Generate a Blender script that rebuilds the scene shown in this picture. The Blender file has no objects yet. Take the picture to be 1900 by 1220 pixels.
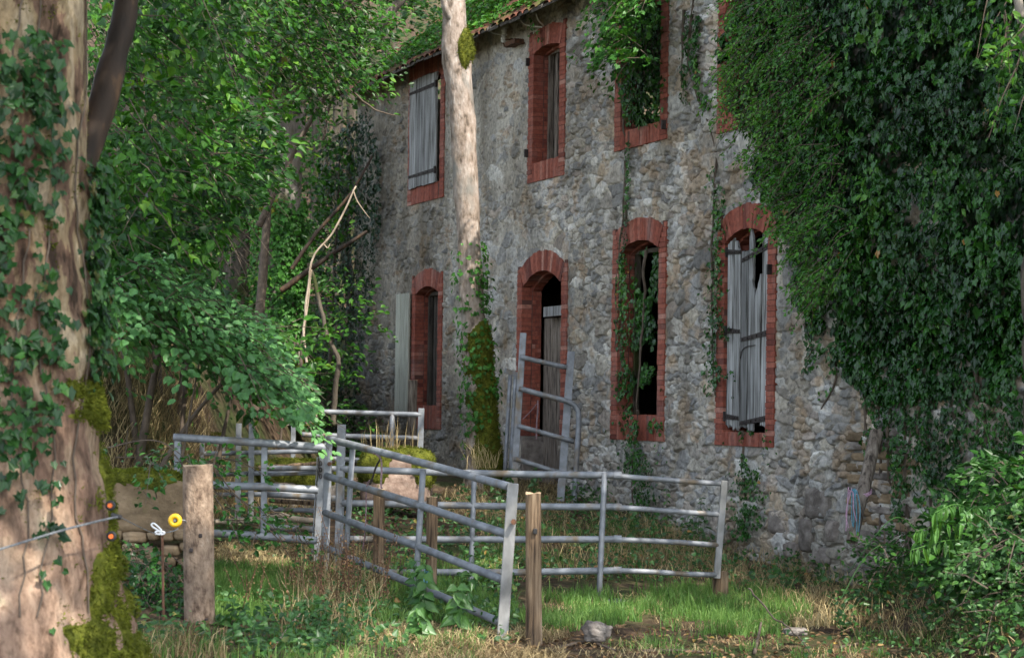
import bpy, math
import numpy as np
from mathutils import Vector, Matrix
PI = math.pi
rng = np.random.default_rng(7)
sc = bpy.context.scene
COL = sc.collection

# ------------------------------------------------------------------ camera
F, CX, CY, H, RHO = 3800.0, 950.0, 757.0, 1.9, math.radians(0.8)
cr, sr = math.cos(RHO), math.sin(RHO)
cam_d = bpy.data.cameras.new("camera"); cam = bpy.data.objects.new("camera", cam_d); COL.objects.link(cam)
cam.matrix_world = Matrix(((cr, -sr, 0, 0), (0, 0, -1, 0), (sr, cr, 0, H), (0, 0, 0, 1)))
cam_d.sensor_width = 36; cam_d.lens = 36 * F / 1900
cam_d.shift_y = (CY - 610) / 1900
cam_d.clip_start = 0.1; cam_d.clip_end = 1000
cam_d.dof.use_dof = True; cam_d.dof.focus_distance = 23; cam_d.dof.aperture_fstop = 3.4
sc.camera = cam
# ------------------------------------------------------------------ sky, sun, exposure
SUN_EL = math.radians(50); SUN_H = Vector((0.6, -0.8, 0)).normalized()
S = Vector((SUN_H.x * math.cos(SUN_EL), SUN_H.y * math.cos(SUN_EL), math.sin(SUN_EL)))
w = bpy.data.worlds.new("World"); sc.world = w; w.use_nodes = True
bg = w.node_tree.nodes["Background"]
sky = w.node_tree.nodes.new("ShaderNodeTexSky"); sky.sky_type = 'NISHITA'; sky.sun_disc = False
sky.sun_elevation = SUN_EL; sky.sun_rotation = math.atan2(S.x, S.y)
hs = w.node_tree.nodes.new("ShaderNodeHueSaturation"); hs.inputs["Saturation"].default_value = 0.5      # thin summer haze: a paler sky
w.node_tree.links.new(sky.outputs[0], hs.inputs["Color"]); w.node_tree.links.new(hs.outputs[0], bg.inputs[0]); bg.inputs[1].default_value = 0.15
sun_d = bpy.data.lights.new("sun", 'SUN'); sun_d.energy = 2.4; sun_d.angle = math.radians(0.5); sun_d.color = (1, 0.93, 0.82)
sun = bpy.data.objects.new("sun", sun_d); COL.objects.link(sun)
sun.rotation_euler = S.to_track_quat('Z', 'Y').to_euler(); sun.location = (10, -10, 30)
sc.view_settings.view_transform = 'Standard'; sc.view_settings.look = 'None'
sc.view_settings.exposure = 2.05; sc.view_settings.gamma = 1
sc.render.engine = 'CYCLES'; sc.cycles.use_denoising = True
try: sc.cycles.denoiser = 'OPENIMAGEDENOISE'
except Exception: pass
sc.cycles.max_bounces = 7; sc.cycles.diffuse_bounces = 3; sc.cycles.transmission_bounces = 4
sc.cycles.sample_clamp_indirect = 4

# ------------------------------------------------------------------ pixel <-> world helpers (measuring the photograph)
def ray(px, py):
    a = (np.asarray(px, float) - CX) / F; b = (np.asarray(py, float) - CY) / F
    return a * cr + b * sr, a * sr - b * cr            # x, z per unit y
def P(px, py, Y):
    x, z = ray(px, py); return np.array((x * Y, Y, H + z * Y))
def proj(p):
    p = np.asarray(p, float); x = p[..., 0] / p[..., 1]; d = -(p[..., 2] - H) / p[..., 1]
    return CX + F * (x * cr - d * sr), CY + F * (x * sr + d * cr)
def sstep(t): t = np.clip(t, 0, 1); return t * t * (3 - 2 * t)
def hsh(ix, iy, iz=0, seed=0):
    h = (ix.astype(np.int64) * 374761393 + iy.astype(np.int64) * 668265263 + np.asarray(iz).astype(np.int64) * 2147483647 + seed * 1274126177) & 0xffffffff
    h = ((h ^ (h >> 13)) * 1274126177) & 0xffffffff
    h = ((h ^ (h >> 16)) * 2246822519) & 0xffffffff
    h = h ^ (h >> 15)
    return (h & 0xffffff) / float(0xffffff)
def vnoise(p, seed=0):
    p = np.asarray(p, float)
    if p.shape[-1] == 2: p = np.concatenate([p, np.zeros(p.shape[:-1] + (1,))], -1)
    i = np.floor(p).astype(np.int64); f = p - i; f = f * f * (3 - 2 * f)
    r = 0
    for dx in (0, 1):
        for dy in (0, 1):
            for dz in (0, 1):
                wt = (f[..., 0] if dx else 1 - f[..., 0]) * (f[..., 1] if dy else 1 - f[..., 1]) * (f[..., 2] if dz else 1 - f[..., 2])
                r = r + wt * hsh(i[..., 0] + dx, i[..., 1] + dy, i[..., 2] + dz, seed)
    return r
def fbm(p, o=4, seed=0):
    r = 0; a = .5; p = np.asarray(p, float)
    for k in range(o): r = r + a * vnoise(p, seed + k); p = p * 2.03; a *= .5
    return r / (1 - .5 ** o)
def unit(v): return v / np.maximum(np.linalg.norm(v, axis=-1, keepdims=True), 1e-9)
def inpoly(px, py, poly):
    c = np.zeros(np.shape(px), bool); n = len(poly)
    for i in range(n):
        (x1, y1), (x2, y2) = poly[i], poly[(i + 1) % n]
        if y1 == y2: continue
        c ^= ((y1 > py) != (y2 > py)) & (px < (x2 - x1) * (py - y1) / (y2 - y1) + x1)
    return c
def polypts(poly, n):
    p = np.array(poly, float); lo, hi = p.min(0), p.max(0); out = np.zeros((0, 2))
    while len(out) < n:
        q = lo + rng.random((n * 2, 2)) * (hi - lo); out = np.concatenate([out, q[inpoly(q[:, 0], q[:, 1], poly)]])
    return out[:n]

# facade plane of the building: s along it (to the far left), o outward into the yard
QX, QY = (1388 - CX) / F * 24.7, 24.7
UX, UY = -1550 / 4104., 3800 / 4104.
NX, NY = -UY, UX
def FW(s, z, o=0.0):
    s, z, o = np.broadcast_arrays(np.asarray(s, float), z, o)
    return np.stack([QX + UX * s + NX * o, QY + UY * s + NY * o, z], -1)
def FP(px, py, o=0.0):
    x, z = ray(px, py); t = (o + QX * NX + QY * NY) / (x * NX + NY)
    return (t * x - QX) * UX + (t - QY) * UY, H + t * z

def gz(X, Y):
    X = np.asarray(X, float); Y = np.asarray(Y, float)
    l = .107 + .0755 * (Y - 19.5) - .12 * X
    z = np.where(l < 0, 0, l); z = 1.0 - np.log1p(np.exp(6 * (1.0 - np.log1p(np.exp(6 * l)) / 6))) / 6
    z = np.maximum(z, -0.2) - .05
    z = z + 1.15 * sstep((X - 3.35) / 1.6) * sstep((22.5 - Y) / 3) * sstep((Y - 9) / 6)
    z = z + 1.9 * sstep((-2.95 - X) / 1.3) * sstep((Y - 17.7) / 2.2)
    z = z + .35 * sstep((-2.4 - X) / 1.0) * sstep((15.4 - Y) / 1.5)
    z = z + .42 * np.maximum(Y - 40, 0)
    return z + .06 * (fbm(np.stack([X, Y], -1) * .9, 3, 5) - .5) + .05 * (fbm(np.stack([X, Y], -1) * 4, 2, 9) - .5)
def G(px, py):
    t = 18.0
    for _ in range(60):
        p = P(px, py, t); x, z = ray(px, py)
        t = t * .5 + .5 * ((float(gz(p[0], p[1])) - H) / float(z) if z < -1e-3 else 40); t = min(max(t, 5), 60)
    return P(px, py, t)

# ------------------------------------------------------------------ mesh building
class MB:
    def __init__(s): s.V = []; s.L = []; s.T = []; s.C = []; s.n = 0
    def add(s, V, Fc, c=0.5):
        V = np.asarray(V, float).reshape(-1, 3); Fc = np.asarray(Fc, np.int64)
        s.V.append(V); s.L.append((Fc + s.n).ravel()); s.T.append(np.full(len(Fc), Fc.shape[1], np.int32))
        c = np.asarray(c, float); s.C.append(np.full(len(V), float(c)) if c.ndim == 0 else c); s.n += len(V)
    def arr(s): return np.concatenate(s.V), np.concatenate(s.L), np.concatenate(s.T), np.concatenate(s.C)
def children_loc(o):
    l = np.zeros(3)
    while o is not None: l = l + np.array(o.location); o = o.parent
    return l
def mk(name, mb, mat, parent=None, smooth=False, origin=None, cols=None):
    V, L, T, C = mb.arr()
    base = children_loc(parent) if parent is not None else np.zeros(3)
    loc = np.zeros(3)
    if origin is not None: loc = np.array(origin, float) - base
    V = V - base - loc
    me = bpy.data.meshes.new(name)
    me.vertices.add(len(V)); me.vertices.foreach_set("co", V.astype(np.float32).ravel())
    me.loops.add(len(L)); me.loops.foreach_set("vertex_index", L.astype(np.int32))
    me.polygons.add(len(T)); st = np.zeros(len(T), np.int32); st[1:] = np.cumsum(T)[:-1]
    me.polygons.foreach_set("loop_start", st); me.polygons.foreach_set("loop_total", T)
    me.polygons.foreach_set("use_smooth", np.full(len(T), bool(smooth)))
    a = me.attributes.new("var", 'FLOAT', 'POINT'); a.data.foreach_set("value", C.astype(np.float32))
    if cols is not None:
        b = me.attributes.new("tint", 'FLOAT_COLOR', 'POINT')
        b.data.foreach_set("color", np.concatenate([cols, np.ones((len(cols), 1))], 1).astype(np.float32).ravel())
    me.update(calc_edges=True); me.validate()
    if isinstance(mat, (list, tuple)):
        for m_ in mat: me.materials.append(m_)
    else: me.materials.append(mat)
    o = bpy.data.objects.new(name, me); COL.objects.link(o)
    o.location = loc
    if parent is not None: o.parent = parent
    return o
def tag(o, label=None, cat=None, group=None, kind=None):
    if label: o['label'] = label
    if cat: o['category'] = cat
    if group: o['group'] = group
    if kind: o['kind'] = kind
    return o
def empty(name, loc, label, cat, group=None):
    o = bpy.data.objects.new(name, None); COL.objects.link(o); o.location = tuple(float(v) for v in loc); o.empty_display_size = .2
    return tag(o, label, cat, group)
def copytree(o, delta, label, parent=None):
    c = o.copy(); COL.objects.link(c)
    if parent is None: c.location = Vector(o.location) + Vector(delta); c['label'] = label
    else: c.parent = parent
    for ch in list(o.children): copytree(ch, delta, label, c)
    return c

BOXF = np.array([[0, 1, 3, 2], [4, 6, 7, 5], [0, 4, 5, 1], [2, 3, 7, 6], [0, 2, 6, 4], [1, 5, 7, 3]])
def boxpts(c, ax, ay, az):
    c, ax, ay, az = map(np.asarray, (c, ax, ay, az))
    return np.array([c + i * ax + j * ay + k * az for i in (-1, 1) for j in (-1, 1) for k in (-1, 1)], float)
def cbox(mb, c, ax, ay, az, ch=.1, c_=.5):
    """box with chamfered edges; ax, ay, az are half-axes"""
    c, ax, ay, az = [np.asarray(v, float) for v in (c, ax, ay, az)]
    m = max(min(np.linalg.norm(ax), np.linalg.norm(ay), np.linalg.norm(az)) * ch, 1e-4)
    A = [ax, ay, az]; sh = [1 - m / np.linalg.norm(v) for v in A]
    V = []; idx = {}
    for i in (-1, 1):
        for j in (-1, 1):
            for k in (-1, 1):
                sg = (i, j, k)
                for f in range(3):
                    q = c.copy()
                    for t in range(3): q = q + A[t] * sg[t] * (1 if t == f else sh[t])
                    idx[(sg, f)] = len(V); V.append(q)
    quads = []; tris = []
    for f in range(3):
        a, b = [t for t in range(3) if t != f]
        for s_ in (-1, 1):
            r = []
            for (p, q) in ((-1, -1), (1, -1), (1, 1), (-1, 1)):
                sg = [0, 0, 0]; sg[f] = s_; sg[a] = p; sg[b] = q; r.append(idx[(tuple(sg), f)])
            quads.append(r)
    for e in range(3):
        a, b = [t for t in range(3) if t != e]
        for p in (-1, 1):
            for q in (-1, 1):
                r = []
                for k, f in ((-1, a), (1, a), (1, b), (-1, b)):
                    sg = [0, 0, 0]; sg[e] = k; sg[a] = p; sg[b] = q; r.append(idx[(tuple(sg), f)])
                quads.append(r)
    for i in (-1, 1):
        for j in (-1, 1):
            for k in (-1, 1): tris.append([idx[((i, j, k), f)] for f in range(3)])
    n0 = mb.n
    mb.add(V, quads, c_); mb.V[-1] = np.array(V)
    mb.L.append((np.array(tris) + n0).ravel()); mb.T.append(np.full(8, 3, np.int32))
def bar(mb, a, b, wx, wy, ref=(0, 1, 0), ch=.12, c=.5):
    a = np.asarray(a, float); b = np.asarray(b, float); d = b - a; L = np.linalg.norm(d); d /= L
    y = np.asarray(ref, float); y = y - d * (y @ d); y /= np.linalg.norm(y); x = np.cross(y, d)
    cbox(mb, (a + b) / 2, x * wx, y * wy, d * L / 2, ch, c)
def smoothpath(pts, n):
    pts = np.asarray(pts, float); k = len(pts)
    if k == 2: return pts[0] + (pts[1] - pts[0]) * np.linspace(0, 1, n)[:, None]
    t = np.linspace(0, k - 1, n); i = np.clip(np.floor(t).astype(int), 0, k - 2); f = (t - i)[:, None]
    p0 = pts[np.maximum(i - 1, 0)]; p1 = pts[i]; p2 = pts[i + 1]; p3 = pts[np.minimum(i + 2, k - 1)]
    return .5 * (2 * p1 + (p2 - p0) * f + (2 * p0 - 5 * p1 + 4 * p2 - p3) * f ** 2 + (3 * p1 - p0 - 3 * p2 + p3) * f ** 3)
def tubegrid(path, rad, ns, noise=0, nf=3., seed=0, flute=0):
    path = np.asarray(path, float); n = len(path); rad = np.broadcast_to(np.asarray(rad, float), (n,))
    tg = unit(np.gradient(path, axis=0)); up = np.array([0, 1., 0]) if abs(tg[0][1]) < .9 else np.array([0, 0, 1.])
    X = unit(np.cross(tg, up)); Y = np.cross(X, tg)
    th = np.linspace(0, 2 * PI, ns, endpoint=False)
    dr = np.cos(th)[None, :, None] * X[:, None] + np.sin(th)[None, :, None] * Y[:, None]
    V = path[:, None] + dr * rad[:, None, None]
    if noise:
        q = V * nf; V = V + dr * ((fbm(q, 4, seed) - .5) * 2 * noise * rad[:, None])[..., None]
    return V, dr
def gridfaces(n, ns):
    i = np.arange(n - 1)[:, None]; j = np.arange(ns)[None]; a = i * ns + j; b = i * ns + (j + 1) % ns
    return np.stack([a, b, b + ns, a + ns], -1).reshape(-1, 4)
def tube(mb, path, rad, ns=8, noise=0, nf=3., seed=0, caps=True, c=.5):
    V, dr = tubegrid(path, rad, ns, noise, nf, seed); n = len(V); n0 = mb.n
    mb.add(V.reshape(-1, 3), gridfaces(n, ns), c)
    if caps:
        mb.L.append(np.arange(ns)[::-1] + n0); mb.T.append(np.array([ns], np.int32))
        mb.L.append(np.arange(ns) + n0 + (n - 1) * ns); mb.T.append(np.array([ns], np.int32))
    return V, dr
def strands(mb, A, B, r, sag=0., c=.3):
    """many thin three-sided twigs A->B"""
    A = np.asarray(A, float); B = np.asarray(B, float); n = len(A); r = np.broadcast_to(r, (n,))
    d = unit(B - A); X = unit(np.cross(d, np.array([.3, .2, 1.]))); Y = np.cross(d, X)
    M = (A + B) / 2 + np.array([0, 0, 1.]) * np.broadcast_to(sag, (n,))[:, None]
    R = []
    for p, k in ((A, 1.), (M, .75), (B, .3)):
        for a in (0, 2.094, 4.189): R.append(p + (X * math.cos(a) + Y * math.sin(a)) * (r * k)[:, None])
    V = np.stack(R, 1); q = np.array([[0, 1, 4, 3], [1, 2, 5, 4], [2, 0, 3, 5], [3, 4, 7, 6], [4, 5, 8, 7], [5, 3, 6, 8]])
    mb.add(V.reshape(-1, 3), (np.arange(n)[:, None, None] * 9 + q[None]).reshape(-1, 4), c)
LEAF = {
 'oval': (np.array([[0, 0, 0], [.36, .3, .09], [.76, .22, .05], [1.02, 0, -.1], [.76, -.22, .05], [.36, -.3, .09]]), np.array([[0, 3, 2, 1], [0, 5, 4, 3]])),
 'round': (np.array([[0, 0, 0], [.12, .3, .05], [.5, .44, .08], [.85, .27, .02], [1.03, 0, -.12], [.85, -.27, .02], [.5, -.44, .08], [.12, -.3, .05]]), np.array([[0, 4, 3, 2, 1], [0, 7, 6, 5, 4]])),
 'ivy': (np.array([[.08, 0, 0], [-.1, .33, .05], [.18, .36, .05], [.38, .5, .03], [.62, .27, .04], [1., 0, -.1], [.62, -.27, .04], [.38, -.5, .03], [.18, -.36, .05], [-.1, -.33, .05]]), np.array([[0, 5, 4, 3, 2, 1], [0, 9, 8, 7, 6, 5]])),
 'lance': (np.array([[0, 0, 0], [.3, .13, .04], [.7, .1, .0], [1.0, 0, -.2], [.7, -.1, .0], [.3, -.13, .04]]), np.array([[0, 3, 2, 1], [0, 5, 4, 3]])),
 'heart': (np.array([[0, 0, 0], [.02, .3, .04], [.35, .38, .06], [.72, .2, .02], [1.05, 0, -.15], [.72, -.2, .02], [.35, -.38, .06], [.02, -.3, .04]]), np.array([[0, 4, 3, 2, 1], [0, 7, 6, 5, 4]])),
}
def leaves(mb, pos, nrm, dirn, size, shape='oval', var=None):
    V0, F0 = LEAF[shape]; n = len(pos); nrm = unit(np.asarray(nrm, float)); d = np.asarray(dirn, float)
    d = unit(d - nrm * (d * nrm).sum(-1, keepdims=True)); l = np.cross(nrm, d)
    size = np.broadcast_to(size, (n,)); fold = rng.uniform(.4, 2.2, n); wid = rng.uniform(.8, 1.15, n)
    V = pos[:, None] + size[:, None, None] * (V0[None, :, 0, None] * d[:, None] + V0[None, :, 1, None] * wid[:, None, None] * l[:, None] + V0[None, :, 2, None] * fold[:, None, None] * nrm[:, None])
    k = len(V0); var = rng.random(n) if var is None else np.broadcast_to(var, (n,))
    mb.add(V.reshape(-1, 3), (np.arange(n)[:, None, None] * k + F0[None]).reshape(-1, F0.shape[1]), np.repeat(var, k))
def sprays(lf, tw, C, D, L, nl, size, shape='oval', up=(0, 0, 1), droop=.25, nb=(0, 0, 0), nr=.35, tone=None, keep=None, wide=.42, jit=.05):
    """flat leafy sprays at C along D: a main twig, side positions and leaves facing up with a lean of nb"""
    C = np.asarray(C, float); n = len(C); D = unit(np.asarray(D, float)); L = np.broadcast_to(L, (n,))
    U = unit(np.asarray(up, float) + rng.normal(0, .18, (n, 3))); U = unit(U - D * (U * D).sum(-1, keepdims=True)); Sd = np.cross(U, D)
    t = rng.random((n, nl)) ** .8; sg = rng.choice([-1, 1], (n, nl)); o = sg * rng.random((n, nl)) * wide * (1.15 - t * .8)
    Lx = L[:, None, None]
    pos = C[:, None] + D[:, None] * Lx * t[..., None] + Sd[:, None] * Lx * o[..., None] - np.array([0, 0, 1.]) * Lx * droop * (t ** 2 + .6 * np.abs(o))[..., None] + rng.normal(0, jit, (n, nl, 3)) * Lx
    nrm = U[:, None] + np.asarray(nb, float) + rng.normal(0, nr, (n, nl, 3))
    dr = D[:, None] * .8 + Sd[:, None] * (sg * .9)[..., None] - np.array([0, 0, .35]) + rng.normal(0, .2, (n, nl, 3))
    tone = rng.random(n) if tone is None else tone
    var = np.clip(tone[:, None] * .6 + rng.random((n, nl)) * .4, 0, 1)
    sz = size * rng.uniform(.6, 1.25, (n, nl))
    pos, nrm, dr, var, sz = pos.reshape(-1, 3), nrm.reshape(-1, 3), dr.reshape(-1, 3), var.ravel(), sz.ravel()
    if keep is not None:
        k = keep(pos); pos, nrm, dr, var, sz = pos[k], nrm[k], dr[k], var[k], sz[k]
    leaves(lf, pos, nrm, dr, sz, shape, var)
    if tw is not None:
        kk = np.ones(n, bool) if keep is None else keep(C)
        e = C + D * L[:, None] - np.array([0, 0, 1.]) * (L * droop)[:, None]
        if kk.any(): strands(tw, C[kk], e[kk], .006, (L * droop * .25)[kk])

# ------------------------------------------------------------------ materials
def nodes(name):
    m = bpy.data.materials.new(name); m.use_nodes = True; nt = m.node_tree; b = nt.nodes["Principled BSDF"]
    return m, nt, b
def nd(nt, t, **k):
    n = nt.nodes.new("ShaderNode" + t)
    for a, v in k.items(): setattr(n, a, v)
    return n
def ramp(nt, stops):
    r = nd(nt, "ValToRGB"); e = r.color_ramp.elements
    while len(e) < len(stops): e.new(.5)
    for el, (p, c) in zip(e, stops): el.position = p; el.color = (*c, 1)
    return r
def texmap(nt, scale, kind="TexNoise", detail=6, rough=.6, sc_=1., dist=0):
    tc = nd(nt, "TexCoord"); mp = nd(nt, "Mapping"); mp.inputs["Scale"].default_value = scale
    nt.links.new(tc.outputs["Object"], mp.inputs[0]); n = nd(nt, kind); nt.links.new(mp.outputs[0], n.inputs["Vector"])
    n.inputs["Scale"].default_value = sc_
    if kind == "TexNoise":
        n.inputs["Detail"].default_value = detail; n.inputs["Roughness"].default_value = rough; n.inputs["Distortion"].default_value = dist
    return n
def attr(nt, n): a = nd(nt, "Attribute"); a.attribute_name = n; return a
def mix(nt, a, b, fac, mode='MIX'):
    m = nd(nt, "MixRGB", blend_type=mode)
    for i, v in ((1, a), (2, b)):
        if hasattr(v, 'is_linked') or hasattr(v, 'node'): nt.links.new(v, m.inputs[i])
        else: m.inputs[i].default_value = (*v, 1)
    if isinstance(fac, float): m.inputs[0].default_value = fac
    else: nt.links.new(fac, m.inputs[0])
    return m.outputs[0]
def bump(nt, b, h, strength, dist=.02):
    bp = nd(nt, "Bump"); bp.inputs["Strength"].default_value = strength; bp.inputs["Distance"].default_value = dist
    nt.links.new(h, bp.inputs["Height"]); nt.links.new(bp.outputs[0], b.inputs["Normal"]); return bp
def surf(name, stops, scale=(8, 8, 8), rough=.85, bmp=.5, dist=.02, fine=None, varmul=0., spec=.3, metal=0., det=6, second=None, distort=0):
    m, nt, b = nodes(name); n = texmap(nt, scale, detail=det, dist=distort); r = ramp(nt, stops); nt.links.new(n.outputs[0], r.inputs[0]); col = r.outputs[0]
    if second:
        n2 = texmap(nt, second[0], detail=3); r2 = ramp(nt, [(second[1], (0, 0, 0)), (second[2], (1, 1, 1))]); nt.links.new(n2.outputs[0], r2.inputs[0])
        col = mix(nt, col, second[3], r2.outputs[0])
    if varmul:
        a = attr(nt, "var"); mr = nd(nt, "MapRange"); mr.inputs[3].default_value = 1 - varmul; mr.inputs[4].default_value = 1 + varmul
        nt.links.new(a.outputs["Fac"], mr.inputs[0]); col = mix(nt, col, mr.outputs[0], 1.0, 'MULTIPLY')
    nt.links.new(col, b.inputs["Base Color"]); b.inputs["Roughness"].default_value = rough; b.inputs["Specular IOR Level"].default_value = spec; b.inputs["Metallic"].default_value = metal
    h = n.outputs[0]
    if fine:
        nf = texmap(nt, fine, detail=4); h = mix(nt, n.outputs[0], nf.outputs[0], .5)
    bump(nt, b, h, bmp, dist); return m
def leafmat(name, stops, trans=.35, rough=.42, spec=.45, tcol=(1.5, 1.35, .6), sheen=None):
    m, nt, b = nodes(name); a = attr(nt, "var"); r = ramp(nt, stops); nt.links.new(a.outputs["Fac"], r.inputs[0])
    nz = texmap(nt, (14, 14, 14), detail=3); rr = ramp(nt, [(.3, (.72, .72, .72)), (.7, (1.25, 1.25, 1.25))]); nt.links.new(nz.outputs[0], rr.inputs[0])
    col = mix(nt, r.outputs[0], rr.outputs[0], 1.0, 'MULTIPLY')
    nt.links.new(col, b.inputs["Base Color"]); b.inputs["Roughness"].default_value = rough; b.inputs["Specular IOR Level"].default_value = spec
    t = nd(nt, "BsdfTranslucent"); nt.links.new(mix(nt, col, tcol, 1.0, 'MULTIPLY'), t.inputs[0])
    ms = nd(nt, "MixShader"); ms.inputs[0].default_value = trans
    nt.links.new(b.outputs[0], ms.inputs[1]); nt.links.new(t.outputs[0], ms.inputs[2])
    nt.links.new(ms.outputs[0], nt.nodes["Material Output"].inputs[0]); return m
M = {}
M['leaf'] = leafmat("hazel leaf", [(0, (.006, .025, .003)), (.4, (.018, .076, .007)), (.75, (.05, .16, .016)), (1, (.13, .26, .03))], spec=.3)
M['leafpale'] = leafmat("pale hazel leaf", [(0, (.03, .09, .028)), (.45, (.075, .2, .065)), (1, (.16, .35, .12))], spec=.3, rough=.45)
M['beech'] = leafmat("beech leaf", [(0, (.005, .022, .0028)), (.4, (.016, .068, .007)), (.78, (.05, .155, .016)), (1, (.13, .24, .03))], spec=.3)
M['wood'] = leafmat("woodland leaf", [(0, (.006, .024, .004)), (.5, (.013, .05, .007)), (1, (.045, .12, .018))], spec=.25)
M['ivy'] = leafmat("ivy leaf", [(0, (.008, .035, .007)), (.45, (.018, .075, .011)), (.8, (.04, .135, .018)), (.97, (.085, .21, .03)), (1, (.3, .17, .05))], trans=.1, rough=.27, spec=.33)
M['ivylight'] = leafmat("young ivy leaf", [(0, (.018, .075, .01)), (.6, (.042, .145, .018)), (1, (.10, .25, .04))], trans=.25, rough=.42, spec=.22)
M['ivydark'] = leafmat("dark ivy leaf", [(0, (.006, .024, .006)), (.5, (.012, .045, .010)), (.9, (.03, .09, .016)), (1, (.12, .08, .03))], trans=.08, rough=.34, spec=.22)  # darker ivy copy; shade of hollows and far corner put into its colour
M['sprig'] = leafmat("flowering ivy leaf", [(0, (.010, .05, .006)), (.35, (.032, .13, .013)), (.7, (.08, .235, .025)), (1, (.17, .34, .05))], trans=.2, rough=.3, spec=.35)
M['weed'] = leafmat("weed leaf", [(0, (.016, .058, .012)), (.5, (.038, .115, .024)), (.9, (.085, .19, .045)), (1, (.3, .16, .04))], trans=.3)
M['bramble'] = leafmat("bramble leaf", [(0, (.008, .034, .005)), (.6, (.022, .082, .012)), (1, (.06, .16, .026))], trans=.22, spec=.22, rough=.42)
M['palegreen'] = leafmat("pale green leaf", [(0, (.055, .15, .028)), (1, (.12, .27, .06))], trans=.35)
M['dead'] = leafmat("dead leaf", [(0, (.07, .042, .022)), (.5, (.15, .088, .046)), (.9, (.26, .165, .09)), (1, (.36, .24, .06))], trans=.15, rough=.7, spec=.2)
M['grass'] = leafmat("grass blade", [(0, (.042, .10, .018)), (.5, (.09, .195, .038)), (1, (.2, .32, .09))], trans=.35, rough=.5, spec=.3)
M['straw'] = leafmat("dry grass blade", [(0, (.09, .062, .03)), (.5, (.26, .195, .098)), (1, (.48, .39, .21))], trans=.25, rough=.6, spec=.2, tcol=(1.2, 1.1, .8))
M['mossblade'] = leafmat("moss tuft", [(0, (.045, .055, .008)), (.5, (.10, .12, .015)), (1, (.20, .22, .03))], trans=.25, rough=.8, spec=.1)
M['moss'] = surf("moss", [(.3, (.035, .045, .008)), (.55, (.10, .11, .016)), (.75, (.18, .19, .03))], (14, 14, 14), .95, 1., .04, fine=(60, 60, 60), spec=.1)
M['bark'] = surf("grey bark", [(.3, (.05, .042, .034)), (.5, (.15, .13, .105)), (.7, (.27, .245, .21))], (5, 5, 1.6), .9, .9, .03, fine=(22, 22, 6), second=((2, 2, 1), .56, .66, (.06, .07, .016)))
M['darkoak'] = surf("dark furrowed bark", [(.3, (.022, .018, .014)), (.5, (.07, .058, .044)), (.7, (.13, .11, .085))], (7, 7, 2), .9, .9, .03, fine=(26, 26, 8), second=((2, 2, 1), .52, .62, (.035, .045, .01)))
M['twig'] = surf("twig", [(.3, (.05, .038, .028)), (.7, (.13, .10, .075))], (9, 9, 9), .9, .4)
M['palebark'] = surf("pale smooth bark", [(.34, (.10, .078, .06)), (.43, (.22, .172, .135)), (.56, (.31, .255, .215)), (.7, (.42, .375, .335))], (13, 13, 6), .85, .9, .03, fine=(40, 40, 14), second=((3.2, 3.2, 1.4), .56, .7, (.20, .19, .17)))
M['palestick'] = surf("bare pale stick", [(.3, (.2, .15, .105)), (.7, (.42, .35, .27))], (10, 10, 4), .8, .4)
M['darkbranch'] = surf("dark branch bark", [(.3, (.014, .010, .007)), (.55, (.035, .022, .014)), (.78, (.15, .085, .04))], (6, 6, 2.5), .75, .7, .02)
M['steel'] = surf("weathered galvanised steel", [(.3, (.13, .138, .15)), (.5, (.205, .218, .236)), (.7, (.29, .306, .33))], (7, 7, 7), .58, .25, .004, fine=(45, 45, 45), metal=.3, second=((4, 4, 2.4), .55, .68, (.17, .135, .095)))
M['palesteel'] = surf("pale dull galvanised steel", [(.3, (.12, .12, .115)), (.5, (.2, .2, .195)), (.7, (.29, .29, .285))], (8, 8, 4), .6, .2, .004, fine=(60, 60, 60), metal=.1)
M['rust'] = surf("rusty iron", [(.3, (.05, .03, .022)), (.7, (.16, .075, .04))], (20, 20, 20), .8, .5)
M['iron'] = surf("dark iron", [(.3, (.018, .014, .013)), (.7, (.05, .04, .038))], (20, 20, 20), .7, .4)
M['greywood'] = surf("weathered grey wood", [(.36, (.045, .042, .038)), (.46, (.17, .17, .165)), (.6, (.28, .285, .285)), (.7, (.37, .37, .365))], (26, 26, 1.2), .85, 1., .015, fine=(90, 90, 5), varmul=.4)
M['drywood'] = surf("dry brown grey wood", [(.36, (.04, .032, .026)), (.47, (.14, .115, .093)), (.65, (.25, .215, .18))], (24, 24, 3), .9, 1., .015, fine=(80, 80, 6))
M['greenwood'] = surf("faded pale painted wood", [(.28, (.20, .20, .16)), (.5, (.42, .43, .36)), (.7, (.58, .58, .5))], (40, 40, 2.0), .85, .7, .01, varmul=.15)
M['postwood'] = surf("split oak post", [(.38, (.028, .018, .011)), (.47, (.11, .073, .043)), (.6, (.19, .135, .085)), (.7, (.27, .205, .14))], (24, 24, 1.6), .85, 1., .02, fine=(80, 80, 4))
M['logbark'] = surf("log bark", [(.34, (.075, .048, .033)), (.48, (.2, .142, .1)), (.66, (.29, .215, .155)), (.8, (.42, .36, .29))], (16, 16, 9), .9, 1., .03, fine=(45, 45, 25))
M['endgrain'] = surf("cut wood end", [(.3, (.24, .17, .10)), (.7, (.42, .31, .2))], (30, 30, 30), .9, .4)
M['yellow'] = surf("yellow plastic", [(.3, (.75, .42, .01)), (.7, (.85, .5, .02))], (5, 5, 5), .4, .05, spec=.5)
M['white'] = surf("white plastic", [(.3, (.7, .7, .7)), (.7, (.85, .85, .85))], (5, 5, 5), .4, .05)
M['black'] = surf("black plastic", [(.3, (.015, .015, .015)), (.7, (.03, .03, .03))], (5, 5, 5), .5, .05)
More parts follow.
